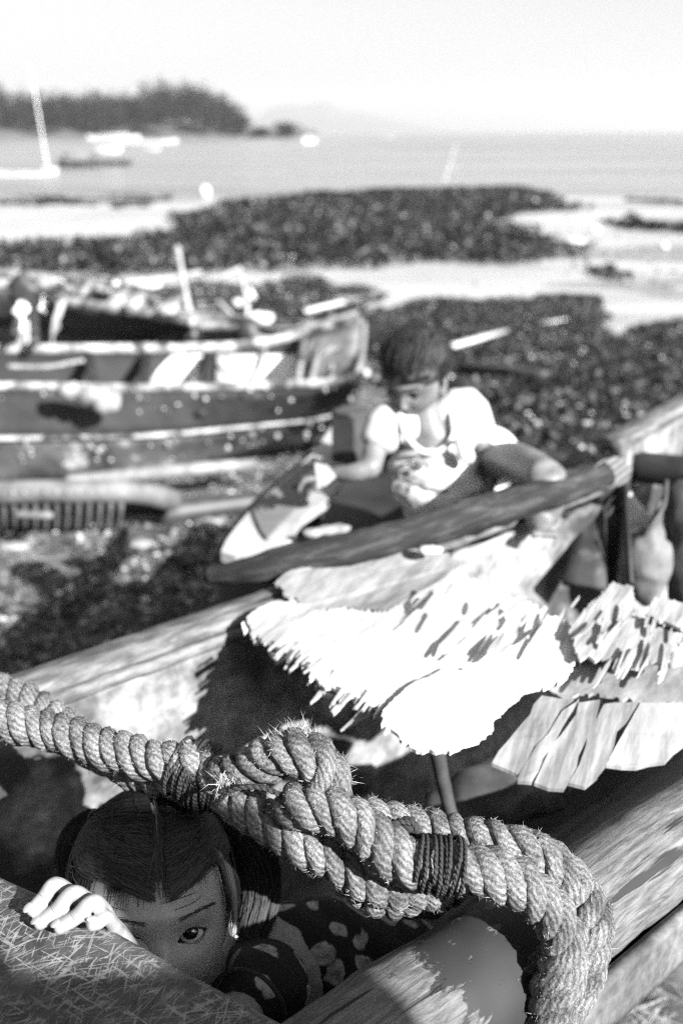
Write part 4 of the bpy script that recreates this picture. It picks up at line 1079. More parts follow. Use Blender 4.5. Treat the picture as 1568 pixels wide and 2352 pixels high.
V = np.vstack([a_[-1] + T_ * .003 + r0 * (np.cos(th)[:, None] * n_ + np.sin(th)[:, None] * w_) for r0 in (.0262, .0245)] + [[a_[-1] + T_ * .005]]); V[:24] -= T_ * .004
R_ = V - a_[-1]; V = V - T_ * ((R_ @ cn) / (T_ @ cn))[:, None] + T_ * .026
F = np.array([[k, (k + 1) % 24, 24 + (k + 1) % 24, 24 + k] for k in range(24)]); T3 = np.array([[24 + k, 24 + (k + 1) % 24, 48] for k in range(24)])
loc2 = lambda f: np.stack([(V[f] - a_[-1]) @ n_, (V[f] - a_[-1]) @ w_], -1)
obj('cut_end', MB().add(V, [F, T3], [loc2(F), loc2(T3)]), eg, tL)

# ------------------------------------------------------------------ canoe of the stooping child
zc = .78
tK = thing('wooden_canoe', 'flat fronted canoe with grey and white foredeck where the child stoops', 'canoe', G(700, 1300, .1))
dk_white = M('deck_white', .20, .34, 6, bs=.2, rough=.6); dk_grey = M('deck_grey', .085, .13, 8, bs=.2, rough=.6, patch=(9, .62, .7, .07)); cshade = M('canoe_shade_dark', .012, .026, 8, bs=.2, rough=.6)  # last one: shade of the canoe inside and sides put into a dark colour
C2 = lambda x, y: (488.1 + .2563 * x, 890 + .2563 * y)          # crop (850,1550)-(1550,2300)
kp = lambda pts, z: [G(*C2(x, y), z) for x, y in pts]
left_edge = [(75, 1470), (120, 1370), (200, 1260), (300, 1140), (360, 1070), (440, 990), (920, 570), (1100, 330), (1160, 165)]
mb = MB(); slab(mb, kp([(75, 1470), (200, 1510), (330, 1525), (480, 1480), (760, 1340), (720, 1260), (800, 1160), (1020, 1010), (1140, 870), (1200, 700), (1330, 700), (1330, 420), (1160, 165), (1060, 350), (920, 570), (440, 990), (360, 1070), (300, 1140), (200, 1260), (120, 1370)], zc), .02); obj('foredeck', mb, dk_white, tK, smooth=False)  # deck outline stops along the edge of the child's cast shadow
mb = MB(); slab(mb, kp([(360, 1085), (440, 1000), (930, 600), (930, 900), (860, 960), (700, 1120), (560, 1260), (485, 1345), (430, 1270), (380, 1150)], zc + .008), .006); obj('deck_patch', mb, dk_grey, tK, smooth=False)
for (x, y) in ((735, 880), (488, 1075)):
    mb = MB(); blob(mb, kp([(x, y)], zc + .011)[0], (.006, .006, .003), 10, 6); obj('bolt_head', mb, darkm, tK)
Lc = np.array(kp(left_edge[:7], zc - .01)); Lc = spline(Lc, 20)
obj('left_side', panel(MB(), Lc, Lc * A(1, 1, 0) + A(.06, -.02, .02), 6, thick=-.012), cshade, tK)
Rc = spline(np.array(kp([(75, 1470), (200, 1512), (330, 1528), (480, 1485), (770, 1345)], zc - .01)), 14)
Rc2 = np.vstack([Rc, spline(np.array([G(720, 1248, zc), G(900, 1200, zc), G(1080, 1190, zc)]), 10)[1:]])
obj('right_side', panel(MB(), Rc2, Rc2 * A(1, 1, 0) + A(-.02, .08, .02), 6, thick=.012), cshade, tK)
# cockpit: floor and coaming, dark colour standing in for the child's cast shade
mb = MB(); slab(mb, [G(700, 1260, .6), G(1180, 1190, .6), G(1300, 1040, .6), G(840, 1010, .6)], .02); obj('cockpit_shade_floor', mb, cshade, tK, smooth=False)
obj('cockpit_shade_side', panel(MB(), spline([G(830, 1000, .79), G(1000, 975, .79), G(1180, 1000, .79)], 8), spline([G(850, 1060, .6), G(1000, 1020, .6), G(1200, 1050, .6)], 8), 4, thick=.012), cshade, tK)
obj('cockpit_shade_side', panel(MB(), spline([G(1060, 1200, .78), G(1200, 1120, .78), G(1330, 1030, .78)], 8), spline([G(1060, 1290, .5), G(1230, 1210, .5), G(1380, 1110, .5)], 8), 4, thick=.012), cshade, tK)
# dark box on the deck
bx = kp([(1060, 600), (1160, 640), (1400, 520), (1210, 380)], zc + .004)
p0 = G(*C2(1150, 700), zc + .012); 
t_ = thing('dark_box', 'dark upright box on the canoe foredeck beside the child', 'box', p0)
c0 = G(806, 1055, .78); c1 = c0
mb = MB(); beam(mb, lerp(c0, c1, .5) * A(1, 1, 0) + A(0, 0, zc + .002), lerp(c0, c1, .5) * A(1, 1, 0) + A(0, 0, zc + .002 + .11), .065, .07, up=(.55, .83, 0), ch=.04); obj('box_body', mb, M('box_dark', .02, .05, 10, bs=.2), t_, smooth=False)
ctr = lerp(c0, c1, .5)
mb = MB(); beam(mb, ctr * A(1, 1, 0) + A(0, 0, zc + .113), ctr * A(1, 1, 0) + A(0, 0, zc + .120), .068, .074, up=(.55, .83, 0), ch=.2); obj('box_lid', mb, M('lid_dark', .03, .06, 10, bs=.2), t_, smooth=False)
mb = MB(); w0 = G(*C2(890, 1320), zc + .02)
for k in range(3): blob(mb, w0 + A(.025 * k, .01 * k, .004), (.022, .012, .01), 10, 7, .4, 20, k)
obj('paper_scrap', fuse(mb, .004, 1), cloth_m, label='small crumpled scrap at the near edge of the canoe', cat='scrap')
# ------------------------------------------------------------------ thick rope
rope_m, nt, b = mat_base('hemp_rope', .9, .2)
v = coords(nt, 'UV')
w = nt.nodes.new('ShaderNodeTexWave'); w.wave_type = 'BANDS'; w.bands_direction = 'DIAGONAL'; w.inputs['Scale'].default_value = 100; w.inputs['Distortion'].default_value = 3.5; w.inputs['Detail'].default_value = 3; w.inputs['Detail Scale'].default_value = 2
nt.links.new(v, w.inputs[0])
vo = coords(nt); nz = noise(nt, vo, 420, 4, .7); nb = noise(nt, vo, 34, 4, .6)
c = ramp(nt, w.outputs[1], [(0, .085), (.5, .16)])
c = mix(nt, 1, c, ramp(nt, nz, [(.3, .45), (.65, 1.5)]), 'MULTIPLY')
c = mix(nt, 1, c, ramp(nt, nb, [(.36, .42), (.58, 1.1)]), 'MULTIPLY')
nt.links.new(c, b.inputs['Base Color'])
pr = bump(nt, b, w.outputs[1], .7, .0014); bump(nt, b, nz, 1.0, .0022, pr)
fib_m = M('rope_fibre', .12, .28, 40, bs=0, rough=.9)
twine_m, nt, b = mat_base('dark_twine', .8, .25)
b.inputs['Base Color'].default_value = g(.022)
w = nt.nodes.new('ShaderNodeTexWave'); w.bands_direction = 'DIAGONAL'; w.inputs['Scale'].default_value = 160; nt.links.new(coords(nt, 'UV'), w.inputs[0]); bump(nt, b, w.outputs[1], .8, .001)

rope = thing('mooring_rope', 'thick frayed twisted rope, knotted and looped round the log gunwale', 'rope', W(900, 1950, .8))
FIBP = []
ROPES = {}
def lay(name, pts, rs=.0088, off=.0104, pitch=.052, ph=0, fuzz=1.0, seed=0, ends=(1, 1)):
    L = sum(np.linalg.norm(np.diff(np.array(pts), axis=0), axis=1)); n = int(L / .0022)
    P = spline(pts, n); T, N, B = frames(P)
    s = np.concatenate([[0], np.cumsum(np.linalg.norm(np.diff(P, axis=0), axis=1))])
    ROPES[name] = (P, T, N, B, s)
    for k in range(3):
        a = s / pitch * 2 * np.pi + ph + k * 2.0944
        wob = .0028 * (vn(s * 60, 0 * s + k * 7 + seed) - .5)
        C_ = P + (off + wob)[:, None] * (np.cos(a)[:, None] * N + np.sin(a)[:, None] * B)
        R = rs * (1 + .30 * (vn(s * 55, 0 * s + 3 + k + seed) - .5))
        e = np.minimum(1, .35 + s / .02) if ends[0] else 1; e2 = np.minimum(1, .35 + (s[-1] - s) / .02) if ends[1] else 1
        R = R * e * e2
        mb = MB(); tube(mb, C_, R, 22)
        V = mb.V[0]; ctr = np.repeat(np.vstack([C_[:1]] * 3 + [C_] + [C_[-1:]] * 3), 22, 0)
        D = V - ctr; D /= np.linalg.norm(D, axis=1)[:, None] + 1e-9
        V += D * ((vn3(V, 330, seed)) * .0026 + vn3(V, 120, seed) * .002 + vn3(V, 900, seed) * .0026)[:, None]
        obj('strand', mb, rope_m, rope)
        m_ = int(11000 * L * fuzz); q = np.random.default_rng(seed * 10 + k)
        i_ = q.integers(0, len(V), m_); cl = vn3(V[i_], 90, 5) > -.02
        FIBP.append((V[i_][cl], D[i_][cl], np.repeat(np.vstack([T[:1]] * 3 + [T] + [T[-1:]] * 3), 22, 0)[i_][cl]))
lay('left_front', [W(-190, 1600, .98), W(-60, 1640, .95), W(100, 1672, .93), W(200, 1705, .91), W(300, 1734, .89), W(400, 1754, .87), W(470, 1768, .86), W(520, 1790, .85)], seed=1, ends=(0, 0))
lay('left_back', [W(-160, 1540, 1.03), W(-20, 1580, 1.0), W(70, 1618, .98), W(170, 1690, .955), W(270, 1752, .93), W(360, 1790, .91), W(440, 1800, .89), W(510, 1810, .88)], seed=2, ph=1, ends=(0, 0))
lay('hump', [W(470, 1790, .865), W(530, 1782, .835), W(600, 1752, .815), W(655, 1732, .80), W(715, 1740, .79), W(752, 1785, .79), W(745, 1835, .80), W(700, 1862, .815)], seed=3, ph=.5)
lay('upper', [W(660, 1852, .805), W(700, 1852, .785), W(781, 1872, .775), W(841, 1908, .772), W(900, 1958, .768), W(960, 1983, .766), W(1040, 1990, .766), W(1121, 2004, .764), W(1199, 2038, .762), W(1256, 2088, .762), W(1290, 2145, .762), W(1296, 2205, .762), W(1280, 2268, .765), W(1262, 2330, .77), W(1240, 2420, .785)], seed=4, ends=(1, 0))
lay('lower', [W(505, 1800, .86), W(545, 1838, .835), W(620, 1892, .815), W(691, 1930, .805), W(751, 1962, .80), W(823, 2008, .80), W(900, 2035, .81), W(980, 2036, .83), W(1040, 2042, .86)], seed=5, ph=2, ends=(0, 1))
lay('outer', [W(800, 1875, .84), W(918, 1898, .835), W(1002, 1912, .83), W(1109, 1936, .81), W(1199, 1952, .80), W(1275, 1992, .80), W(1326, 2045, .80), W(1348, 2110, .79), W(1350, 2175, .785), W(1332, 2235, .785), W(1300, 2295, .79), W(1270, 2380, .80)], seed=6, ph=1.2, ends=(1, 0))
lay('tail', [W(1382, 2082, .80), W(1378, 2140, .795), W(1364, 2200, .79), W(1340, 2260, .79), W(1310, 2330, .80)], rs=.0052, off=.0058, pitch=.04, seed=7, fuzz=1.2)
lay('under', [W(770, 1985, .83), W(830, 2040, .84), W(900, 2062, .85), W(960, 2058, .87), W(1010, 2060, .90)], rs=.0080, seed=8, ph=.4, fuzz=.6)

# fuzz: short stray fibres
Pn = np.concatenate([a for a, _, _ in FIBP]); Dn = np.concatenate([a for _, a, _ in FIBP]); Tn = np.concatenate([a for _, _, a in FIBP])
q = np.random.default_rng(3); n = len(Pn)
Lf = (q.random(n) ** 3 * .0050 + .0012)[:, None]
dirn = Dn * q.uniform(.0, .7, (n, 1)) + Tn * q.normal(0, .9, (n, 1)) + q.normal(0, .35, (n, 3)); dirn /= np.linalg.norm(dirn, axis=1)[:, None]
side = np.cross(dirn, q.normal(0, 1, (n, 3))); side /= np.linalg.norm(side, axis=1)[:, None]; side *= .00020
bend = Dn * .25 + q.normal(0, .4, (n, 3))
m1 = Pn + dirn * Lf * .5; t1 = Pn + dirn * Lf + bend * Lf * .4
V = np.stack([Pn - side, Pn + side, m1 + side * .8, m1 - side * .8, t1], 1).reshape(-1, 3); k = np.arange(n) * 5
obj('frayed_fibre', MB().add(V, [np.stack([k, k + 1, k + 2, k + 3], 1), np.stack([k + 3, k + 2, k + 4], 1)]), fib_m, rope, kind='stuff', smooth=False)
def binding(c, axis, R, turns, wid, rt=.0016, ph=0, flat=.8, seed=0):
    axis = np.asarray(axis, float); axis /= np.linalg.norm(axis); n_ = np.cross(axis, A(0, 0, 1)); n_ /= np.linalg.norm(n_); u = np.cross(n_, axis)
    t = np.linspace(0, turns * 2 * np.pi, turns * 22); q = np.random.default_rng(seed)
    z = (np.linspace(-.5, .5, len(t)) + .45 * (vn(t * .5, t * 0 + seed) - .5)) * wid
    r = R * (1 + .10 * (vn(t * .9, t * 0 + 5 + seed) - .5))
    P = c + z[:, None] * axis + r[:, None] * (np.cos(t + ph)[:, None] * n_ * flat + np.sin(t + ph)[:, None] * u)
    mb = MB(); tube(mb, P, rt, 7); return obj('twine_binding', mb, twine_m, rope)
ax1 = W(510, 1795, .86) - W(420, 1760, .87)
binding(W(452, 1776, .872), ax1, .0255, 11, .028, flat=1.05, seed=1); binding(W(462, 1782, .872), ax1, .0285, 6, .020, flat=1.05, ph=1, seed=2)
binding(W(498, 1794, .86), ax1, .025, 3, .010, flat=1.0, ph=1, seed=3)
ax2 = W(1050, 1990, .766) - W(960, 1982, .766)
binding(W(968, 1984, .767), ax2, .0212, 2, .008, flat=1, seed=4); binding(W(1003, 1987, .766), ax2, .0214, 2, .007, flat=1, seed=5); binding(W(1040, 1990, .766), ax2, .0214, 4, .014, flat=1, seed=6)
def cordline(pts, r=.0016):
    mb = MB(); P = spline(pts, 60); T, N, B = frames(P); t = np.linspace(0, 60, 60)
    for k in (0, 1): tube(mb, P + r * .7 * (np.cos(t + k * 3.14)[:, None] * N + np.sin(t + k * 3.14)[:, None] * B), r, 6)
    obj('twine_cord', mb, twine_m, rope)
cordline([W(495, 1850, .80), W(520, 1822, .79), W(560, 1808, .785), W(610, 1812, .785), W(660, 1838, .785), W(690, 1880, .78), W(720, 1905, .78)])
cordline([W(496, 1760, .83), W(520, 1742, .825), W(560, 1738, .82), W(600, 1748, .80)])
cordline([W(880, 1912, .80), W(905, 1890, .79), W(945, 1892, .79), W(960, 1920, .79), W(1010, 1924, .79), W(1045, 1935, .79), W(1068, 1945, .785)], .002)
mb = MB(); blob(mb, W(938, 1898, .795), (.009, .008, .007), 12, 8, .5, 16, 2); obj('twine_knot', mb, twine_m, rope)
# frayed tuft at the knot and at the lower end
def tuft(c, dirv, n, L, seed, m=fib_m):
    q = np.random.default_rng(seed); V = []; F = []; kk = 0
    for _ in range(n):
        d_ = np.asarray(dirv) + q.normal(0, .45, 3); d_ /= np.linalg.norm(d_); l = L * q.uniform(.4, 1.2); s_ = np.cross(d_, q.normal(0, 1, 3)); s_ /= np.linalg.norm(s_); s_ *= .00032
        p = np.asarray(c) + q.normal(0, .0045, 3); b_ = q.normal(0, .3, 3) * l
        V += [p - s_, p + s_, p + d_ * l * .5 + s_, p + d_ * l * .5 - s_, p + d_ * l + b_]; F.append(kk); kk += 5
    F = np.array(F); obj('frayed_tuft', MB().add(np.array(V), [np.stack([F, F + 1, F + 2, F + 3], 1), np.stack([F + 3, F + 2, F + 4], 1)]), m, rope, kind='stuff', smooth=False)
tuft(W(680, 1700, .80), (0, 0, 1), 160, .014, 1); tuft(W(718, 1702, .80), (.1, 0, 1), 90, .012, 2); tuft(W(640, 1712, .80), (-.4, 0, .8), 120, .010, 3)
tuft(W(1292, 2335, .80), (.2, -.1, -1), 200, .02, 4); tuft(W(1270, 2345, .80), (-.1, -.1, -1), 160, .02, 5); tuft(W(522, 1790, .80), (-.3, 0, -1), 60, .014, 6); tuft(W(790, 1790, .80), (.8, 0, -.1), 60, .008, 7)
# ------------------------------------------------------------------ dry grass at the lower right
q = np.random.default_rng(8)
def grass(poly, n, h, seed, m, lab, w=.0012):
    P = np.array([GG(a, b_)[:2] for a, b_ in poly]); q = np.random.default_rng(seed); lo = P.min(0); hi = P.max(0)
    x = q.uniform(lo[0], hi[0], n * 3); y = q.uniform(lo[1], hi[1], n * 3); k = inpoly(P, x, y); x = x[k][:n]; y = y[k][:n]; n = len(x)
    cl = vn(x * 14, y * 14); z0 = gz(x, y) + .01 * q.random(n)
    a = q.random(n) * 6.28; L = h * q.uniform(.4, 1.3, n) * (.5 + cl); lean = q.uniform(.3, 2.2, n)
    d0 = np.stack([np.cos(a) * .3 * lean, np.sin(a) * .3 * lean, np.ones(n)], 1); d1 = np.stack([np.cos(a) * lean, np.sin(a) * lean, np.full(n, .35)], 1)
    s = np.stack([-np.sin(a), np.cos(a), 0 * a], 1) * (w * q.uniform(.6, 1.5, n))[:, None]
    p0 = np.stack([x, y, z0], 1); p1 = p0 + d0 / np.linalg.norm(d0, axis=1)[:, None] * (L * .45)[:, None]; p2 = p1 + d1 / np.linalg.norm(d1, axis=1)[:, None] * (L * .55)[:, None]
    V = np.stack([p0 - s, p0 + s, p1 + s * .8, p1 - s * .8, p2], 1).reshape(-1, 3); k = np.arange(n) * 5
    return obj('dry_grass', MB().add(V, [np.stack([k, k + 1, k + 2, k + 3], 1), np.stack([k + 3, k + 2, k + 4], 1)]), m, kind='stuff', label=lab, smooth=False)
gp = [(1180, 2420), (1250, 2150), (1400, 2050), (1700, 1900), (1900, 1950), (1900, 2420)]
grass(gp, 30000, .15, 1, M('dry_straw', .05, .16, 20, bs=0, isl=[(0, .25), (.6, .8), (1, 2.2)]), 'tangled dry grass beside the boat at the lower right', .0016)
grass(gp, 9000, .26, 2, M('pale_straw', .2, .4, 20, bs=0, isl=[(0, .4), (1, 1.6)]), 'long pale straws lying over the dry grass', .0024)
# ------------------------------------------------------------------ people
def skin(name, a, b_, rough=.5):
    m, nt, b = mat_base(name, rough, .4)
    v = coords(nt); c = ramp(nt, noise(nt, v, 30, 5, .6), [(.3, a), (.7, b_)]); nt.links.new(c, b.inputs['Base Color'])
    b.inputs['Subsurface Weight'].default_value = .12; b.inputs['Subsurface Radius'].default_value = (.004, .004, .004); b.inputs['Subsurface Scale'].default_value = .6
    bump(nt, b, noise(nt, v, 700, 3, .6), .15, .0006); return m
skin1 = skin('child_skin', .17, .235); skin2 = skin('child_skin_dark', .07, .15)
hair_m, nt, b = mat_base('dark_hair', .62, .16)
gn2 = nt.nodes.new('ShaderNodeNewGeometry'); nt.links.new(ramp(nt, gn2.outputs['Random Per Island'], [(0, .005), (1, .034)]), b.inputs['Base Color'])

def gau(x, z, cx, cz, sx, sz): return np.exp(-((x - cx) / sx) ** 2 - ((z - cz) / sz) ** 2)
EYE = (.0262, -.006); ER = .0118
def head_points(D):
    """D (N,3) directions in the head frame (x her left, y forward, z up) -> surface points"""
    x, y, z = D[:, 0].copy(), D[:, 1].copy(), D[:, 2].copy()
    rx = .0715 * (1 - .30 * sstep(.15, 1.0, -z) * sstep(-.4, .5, y)) * (1 + .03 * sstep(.2, .7, z))
    ry = np.where(y > 0, .083, .092); rz = np.where(z > 0, .098, .100)
    # jaw: forward lower part stays, back lower part is cut in towards the neck
    X = x * rx; Y = y * ry; Z = z * rz
    back = sstep(.1, .9, -z) * sstep(.1, -.7, y); Y = Y * (1 - .45 * back); X = X * (1 - .25 * back)
    f = sstep(.15, .75, y)                       # how much of it is face
    dy = 0
    dy = dy + .0035 * gau(X, Z, 0, .018, .05, .010)                                     # brow
    for s in (-1, 1):
        dy = dy - .0095 * gau(X, Z, s * EYE[0], EYE[1] + .001, .0175, .011)
        dy = dy + .0035 * gau(X, Z, s * .036, -.036, .018, .018)
        dy = dy + .0045 * gau(X, Z, s * .0085, -.036, .0050, .0055)
        dy = dy - .002 * gau(X, Z, s * .018, -.045, .006, .012)
    t = np.clip((-.002 - Z) / .034, 0, 1.12)
    ridge = np.where(Z > -.037, t ** 1.3, np.exp(-((Z + .037) / .0042) ** 2)) * (Z < .004)
    dy = dy + .0135 * ridge * np.exp(-(X / (.0062 + .004 * t)) ** 2)
    dy = dy + .0045 * gau(X, Z, 0, -.0545, .015, .0035) + .0048 * gau(X, Z, 0, -.0625, .013, .004) - .003 * gau(X, Z, 0, -.0585, .017, .0013) - .003 * gau(X, Z, 0, -.072, .014, .004)
    dy = dy + .006 * gau(X, Z, 0, -.086, .018, .012)
    Y = Y + f * dy
    for s in (-1, 1):                            # lids follow the eyeball
        cx, cz = s * EYE[0], EYE[1]; cy = EYE_Y
        r2 = (X - cx) ** 2 + ((Z - cz) * 1.05) ** 2; R = ER + .0016
        yl = cy + np.sqrt(np.clip(R * R - r2, 0, None)) - .001 * (r2 > R * R)
        k = (r2 < R * R) & (D[:, 1] > 0)
        Y = np.where(k, np.maximum(Y, yl), Y)
    return np.stack([X, Y, Z], 1)
EYE_Y = .0595
def almond(X, Z, s, grow=0):
    u = (X - s * EYE[0]) * s / (.0136 + grow); zz = Z - EYE[1] - .0012 * u
    up = (.0070 + grow) * (1 - np.abs(u) ** 2.2).clip(0); lo = (.0052 + grow) * (1 - np.abs(u) ** 2.0).clip(0)
    return (np.abs(u) < 1) & (zz < up) & (zz > -lo)
def head_grid(nu=300, nv=230, holes=True):
    u = np.arange(nu) / nu * 2 * np.pi; a = u - .6 * np.sin(u); v = np.linspace(0, np.pi, nv + 2)[1:-1]
    pv = v + .22 * np.sin(2 * v)
    D = np.stack([np.outer(np.sin(pv), np.sin(a)), np.outer(np.sin(pv), np.cos(a)), np.outer(np.cos(pv), np.ones(nu))], -1).reshape(-1, 3)
    D = np.vstack([D, [[0, 0, 1], [0, 0, -1]]]); P = head_points(D)
    i, j = np.meshgrid(np.arange(nv - 1), np.arange(nu), indexing='ij'); i = i.ravel(); j = j.ravel()
    F = np.stack([i * nu + j, i * nu + (j + 1) % nu, (i + 1) * nu + (j + 1) % nu, (i + 1) * nu + j], 1)[:, ::-1]
    C_ = P[F].mean(1)
    if holes:
        k = ((almond(C_[:, 0], C_[:, 2], 1) | almond(C_[:, 0], C_[:, 2], -1)) & (C_[:, 1] > .03)); 
        rim = (almond(P[:, 0], P[:, 2], 1, .0007) | almond(P[:, 0], P[:, 2], -1, .0007)) & (P[:, 1] > .03)
        P[rim, 1] -= .0013
        F = F[~k]
    j = np.arange(nu); T = np.concatenate([np.stack([np.full(nu, nu * nv), j, (j + 1) % nu], 1)[:, ::-1], np.stack([(nv - 1) * nu + j, np.full(nu, nu * nv + 1), (nv - 1) * nu + (j + 1) % nu], 1)[:, ::-1]])
    return P, F, T, D
class Head:
    def __init__(s, c, F, U, sc):
        F = np.asarray(F) / np.linalg.norm(F); U = U - F * np.dot(U, F); U /= np.linalg.norm(U); X = np.cross(F, U)     # x to her left seen from the front = image right
        s.R = np.array([-X, F, U]); s.R[0] = np.cross(U, F) * -1; s.c = np.asarray(c, float); s.sc = sc
        if np.dot(s.R[0], (1, 0, 0)) < 0: s.R[0] *= -1
    def w(s, P): return s.c + (np.asarray(P, float) * s.sc) @ s.R
def ribbons(paths, w, nrm_c):
    """paths (N,K,3): flat strands facing away from nrm_c"""
    paths = np.asarray(paths); N, K, _ = paths.shape
    T = np.gradient(paths, axis=1); O = paths - nrm_c; S = np.cross(T, O); S /= np.linalg.norm(S, axis=2)[..., None] + 1e-12
    tp = np.interp(np.linspace(0, 1, K), [0, .15, .7, 1], [.7, 1, .9, .25])[None, :, None] * w
    V = np.stack([paths - S * tp, paths + S * tp], 2).reshape(-1, 3)
    b0 = (np.arange(N) * K * 2)[:, None] + np.arange(K - 1)[None] * 2; b0 = b0.ravel()
    return MB().add(V, np.stack([b0, b0 + 1, b0 + 3, b0 + 2], 1))
def cap_mesh(H, inside, lift, amp=.002):
    P, F, T, D = head_grid(150, 110, False); C_ = P[F].mean(1)
    k = inside(C_); F = F[k]
    P = P + P / np.linalg.norm(P, axis=1)[:, None] * (lift + amp * vn3(P, 60)[:, None])
    return MB().add(H.w(P), F)
def eyes(H, body, gaze, iris=.0070, both=True):
    for s in (1, -1):
        c = H.w([(s * EYE[0], EYE_Y, EYE[1])])[0]; r = ER * H.sc
        e = obj('eye', blob(MB(), c, (r, r, r), 32, 24), eyew_m, body)
        gv = np.asarray(gaze) - c; gv /= np.linalg.norm(gv); n_ = np.cross(gv, A(0, 0, 1)); n_ /= np.linalg.norm(n_); u_ = np.cross(n_, gv)
        for nm, ra, lift, m in (('iris', iris * H.sc, .0002, iris_m), ('pupil', iris * .5 * H.sc, .00035, pupil_m)):
            th = np.arange(24) / 24 * 6.2832; V = []
            for q_ in np.linspace(0, 1, 5)[1:]:
                a = ra * q_; V.append(c + (math.sqrt(r * r - a * a) + lift) * gv + a * (np.cos(th)[:, None] * n_ + np.sin(th)[:, None] * u_))
            V = np.vstack(V + [[c + (r + lift) * gv]])
            Fq = np.array([[k * 24 + j, k * 24 + (j + 1) % 24, (k + 1) * 24 + (j + 1) % 24, (k + 1) * 24 + j] for k in range(3) for j in range(24)]); Tq = np.array([[j, (j + 1) % 24, 96] for j in range(24)])
            obj(nm, MB().add(V, [Fq, Tq]), m, body)
eyew_m = M('eye_white', .30, .38, 60, bs=0, rough=.15, spec=.4); iris_m = M('iris_dark', .004, .010, 900, bs=0, rough=.05, spec=.35); pupil_m = M('pupil_black', .002, .003, 50, bs=0, rough=.03, spec=.8)
lash_m = M('lash_dark', .006, .012, 50, bs=0)
def surf_y(Pf, x, z):
    k = np.argmin((Pf[:, 0] - x) ** 2 + (Pf[:, 2] - z) ** 2 + 10 * (Pf[:, 1] < .02)); return Pf[k, 1]

# ---------------- the girl looking over the deck edge
hc = W(350, 2076, .905); tocam = A(0, 0, CZ) - hc; tocam /= np.linalg.norm(tocam)
rt = A(1, 0, 0); rt = rt - tocam * np.dot(rt, tocam); rt /= np.linalg.norm(rt); upv = np.cross(tocam, rt); upv = upv if upv[2] > 0 else -upv
pa, ya, ro = math.radians(20), math.radians(8), math.radians(5)
Fv = math.cos(pa) * (math.cos(ya) * tocam + math.sin(ya) * rt) - math.sin(pa) * upv
Uv = math.cos(pa) * upv + math.sin(pa) * tocam; Uv = Uv * math.cos(ro) - rt * math.sin(ro)
H = Head(hc, Fv, Uv, .985)
girl = thing('person', 'child peering over the front deck edge, one hand on it, dark blotched dress, pigtails', 'child', A(.0, .95, .32))
P, F, T, D = head_grid(); Pf = P[P[:, 1] > .02]
bd = MB()
fing = [[(212, 2092, .800), (133, 2032, .765), (101, 2062, .757), (70, 2094, .752)], [(238, 2106, .793), (174, 2051, .757), (130, 2092, .751), (88, 2123, .7485)],
        [(258, 2124, .787), (218, 2072, .751), (174, 2108, .7455), (133, 2132, .743)], [(272, 2146, .782), (245, 2108, .752), (226, 2120, .7465), (207, 2125, .742)]]
for k, f in enumerate(fing):
    Pp = spline([W(*a) for a in f], 26); r0 = (.0057, .0060, .0060, .0054)[k]
    tube(bd, Pp, np.interp(np.linspace(0, 1, 26), [0, .33, .45, .66, .72, .9, 1], np.array([1.02, 1.08, .96, 1.02, 1.03, 1.0, .93]) * r0), 14)
pm = [W(212, 2092, .800), W(238, 2106, .793), W(258, 2124, .787), W(272, 2146, .782)]; wr = W(300, 2200, .822)
for a in pm: tube(bd, spline([a, lerp(a, wr, .5) + A(0, 0, .003), wr], 8), np.linspace(.0066, .011, 8), 12)
tube(bd, spline([lerp(pm[0], wr, .6), W(190, 2140, .80), W(165, 2128, .785)], 8), np.linspace(.008, .0058, 8), 12)      # thumb under the edge
el = W(250, 2420, 1.02); shR = W(330, 2330, 1.0)
tube(bd, spline([wr, lerp(wr, el, .5), el], 16), np.linspace(.0165, .024, 16), 18)
tube(bd, spline([el, lerp(el, shR, .5), shR], 12), np.linspace(.024, .030, 12), 18)
nk = H.w([(0, -.022, -.07)])[0]; ch = W(560, 2290, .98)
tube(bd, spline([nk, lerp(nk, ch, .5), ch], 10), np.linspace(.031, .040, 10), 18)
tor = spline([ch, W(640, 2240, 1.0), W(760, 2236, 1.045), W(880, 2262, 1.10), W(960, 2300, 1.14)], 20); tube(bd, tor, np.interp(np.linspace(0, 1, 20), [0, .3, .6, 1], [.060, .066, .064, .07]), 24)
shL = W(610, 2275, .905); elL = W(500, 2400, .82); haL = W(380, 2470, .84)
tube(bd, spline([W(600, 2260, .97), shL, lerp(shL, elL, .5), elL, haL], 20), np.linspace(.032, .018, 20), 16)
tube(bd, spline([shR, lerp(shR, ch, .5), ch], 8), .034, 16)
hip = tor[-1]; kn = A(hip[0] - .16, hip[1] - .12, .38)
for o_ in (0, .09): tube(bd, spline([hip + A(o_, -.03, -.03), kn + A(o_, 0, 0), kn + A(o_ + .05, .14, -.03)], 16), np.linspace(.055, .028, 16), 16)
fb = fuse(bd, .0016, 4)
hm_ = MB(); hm_.add(H.w(P), [F, T]); 
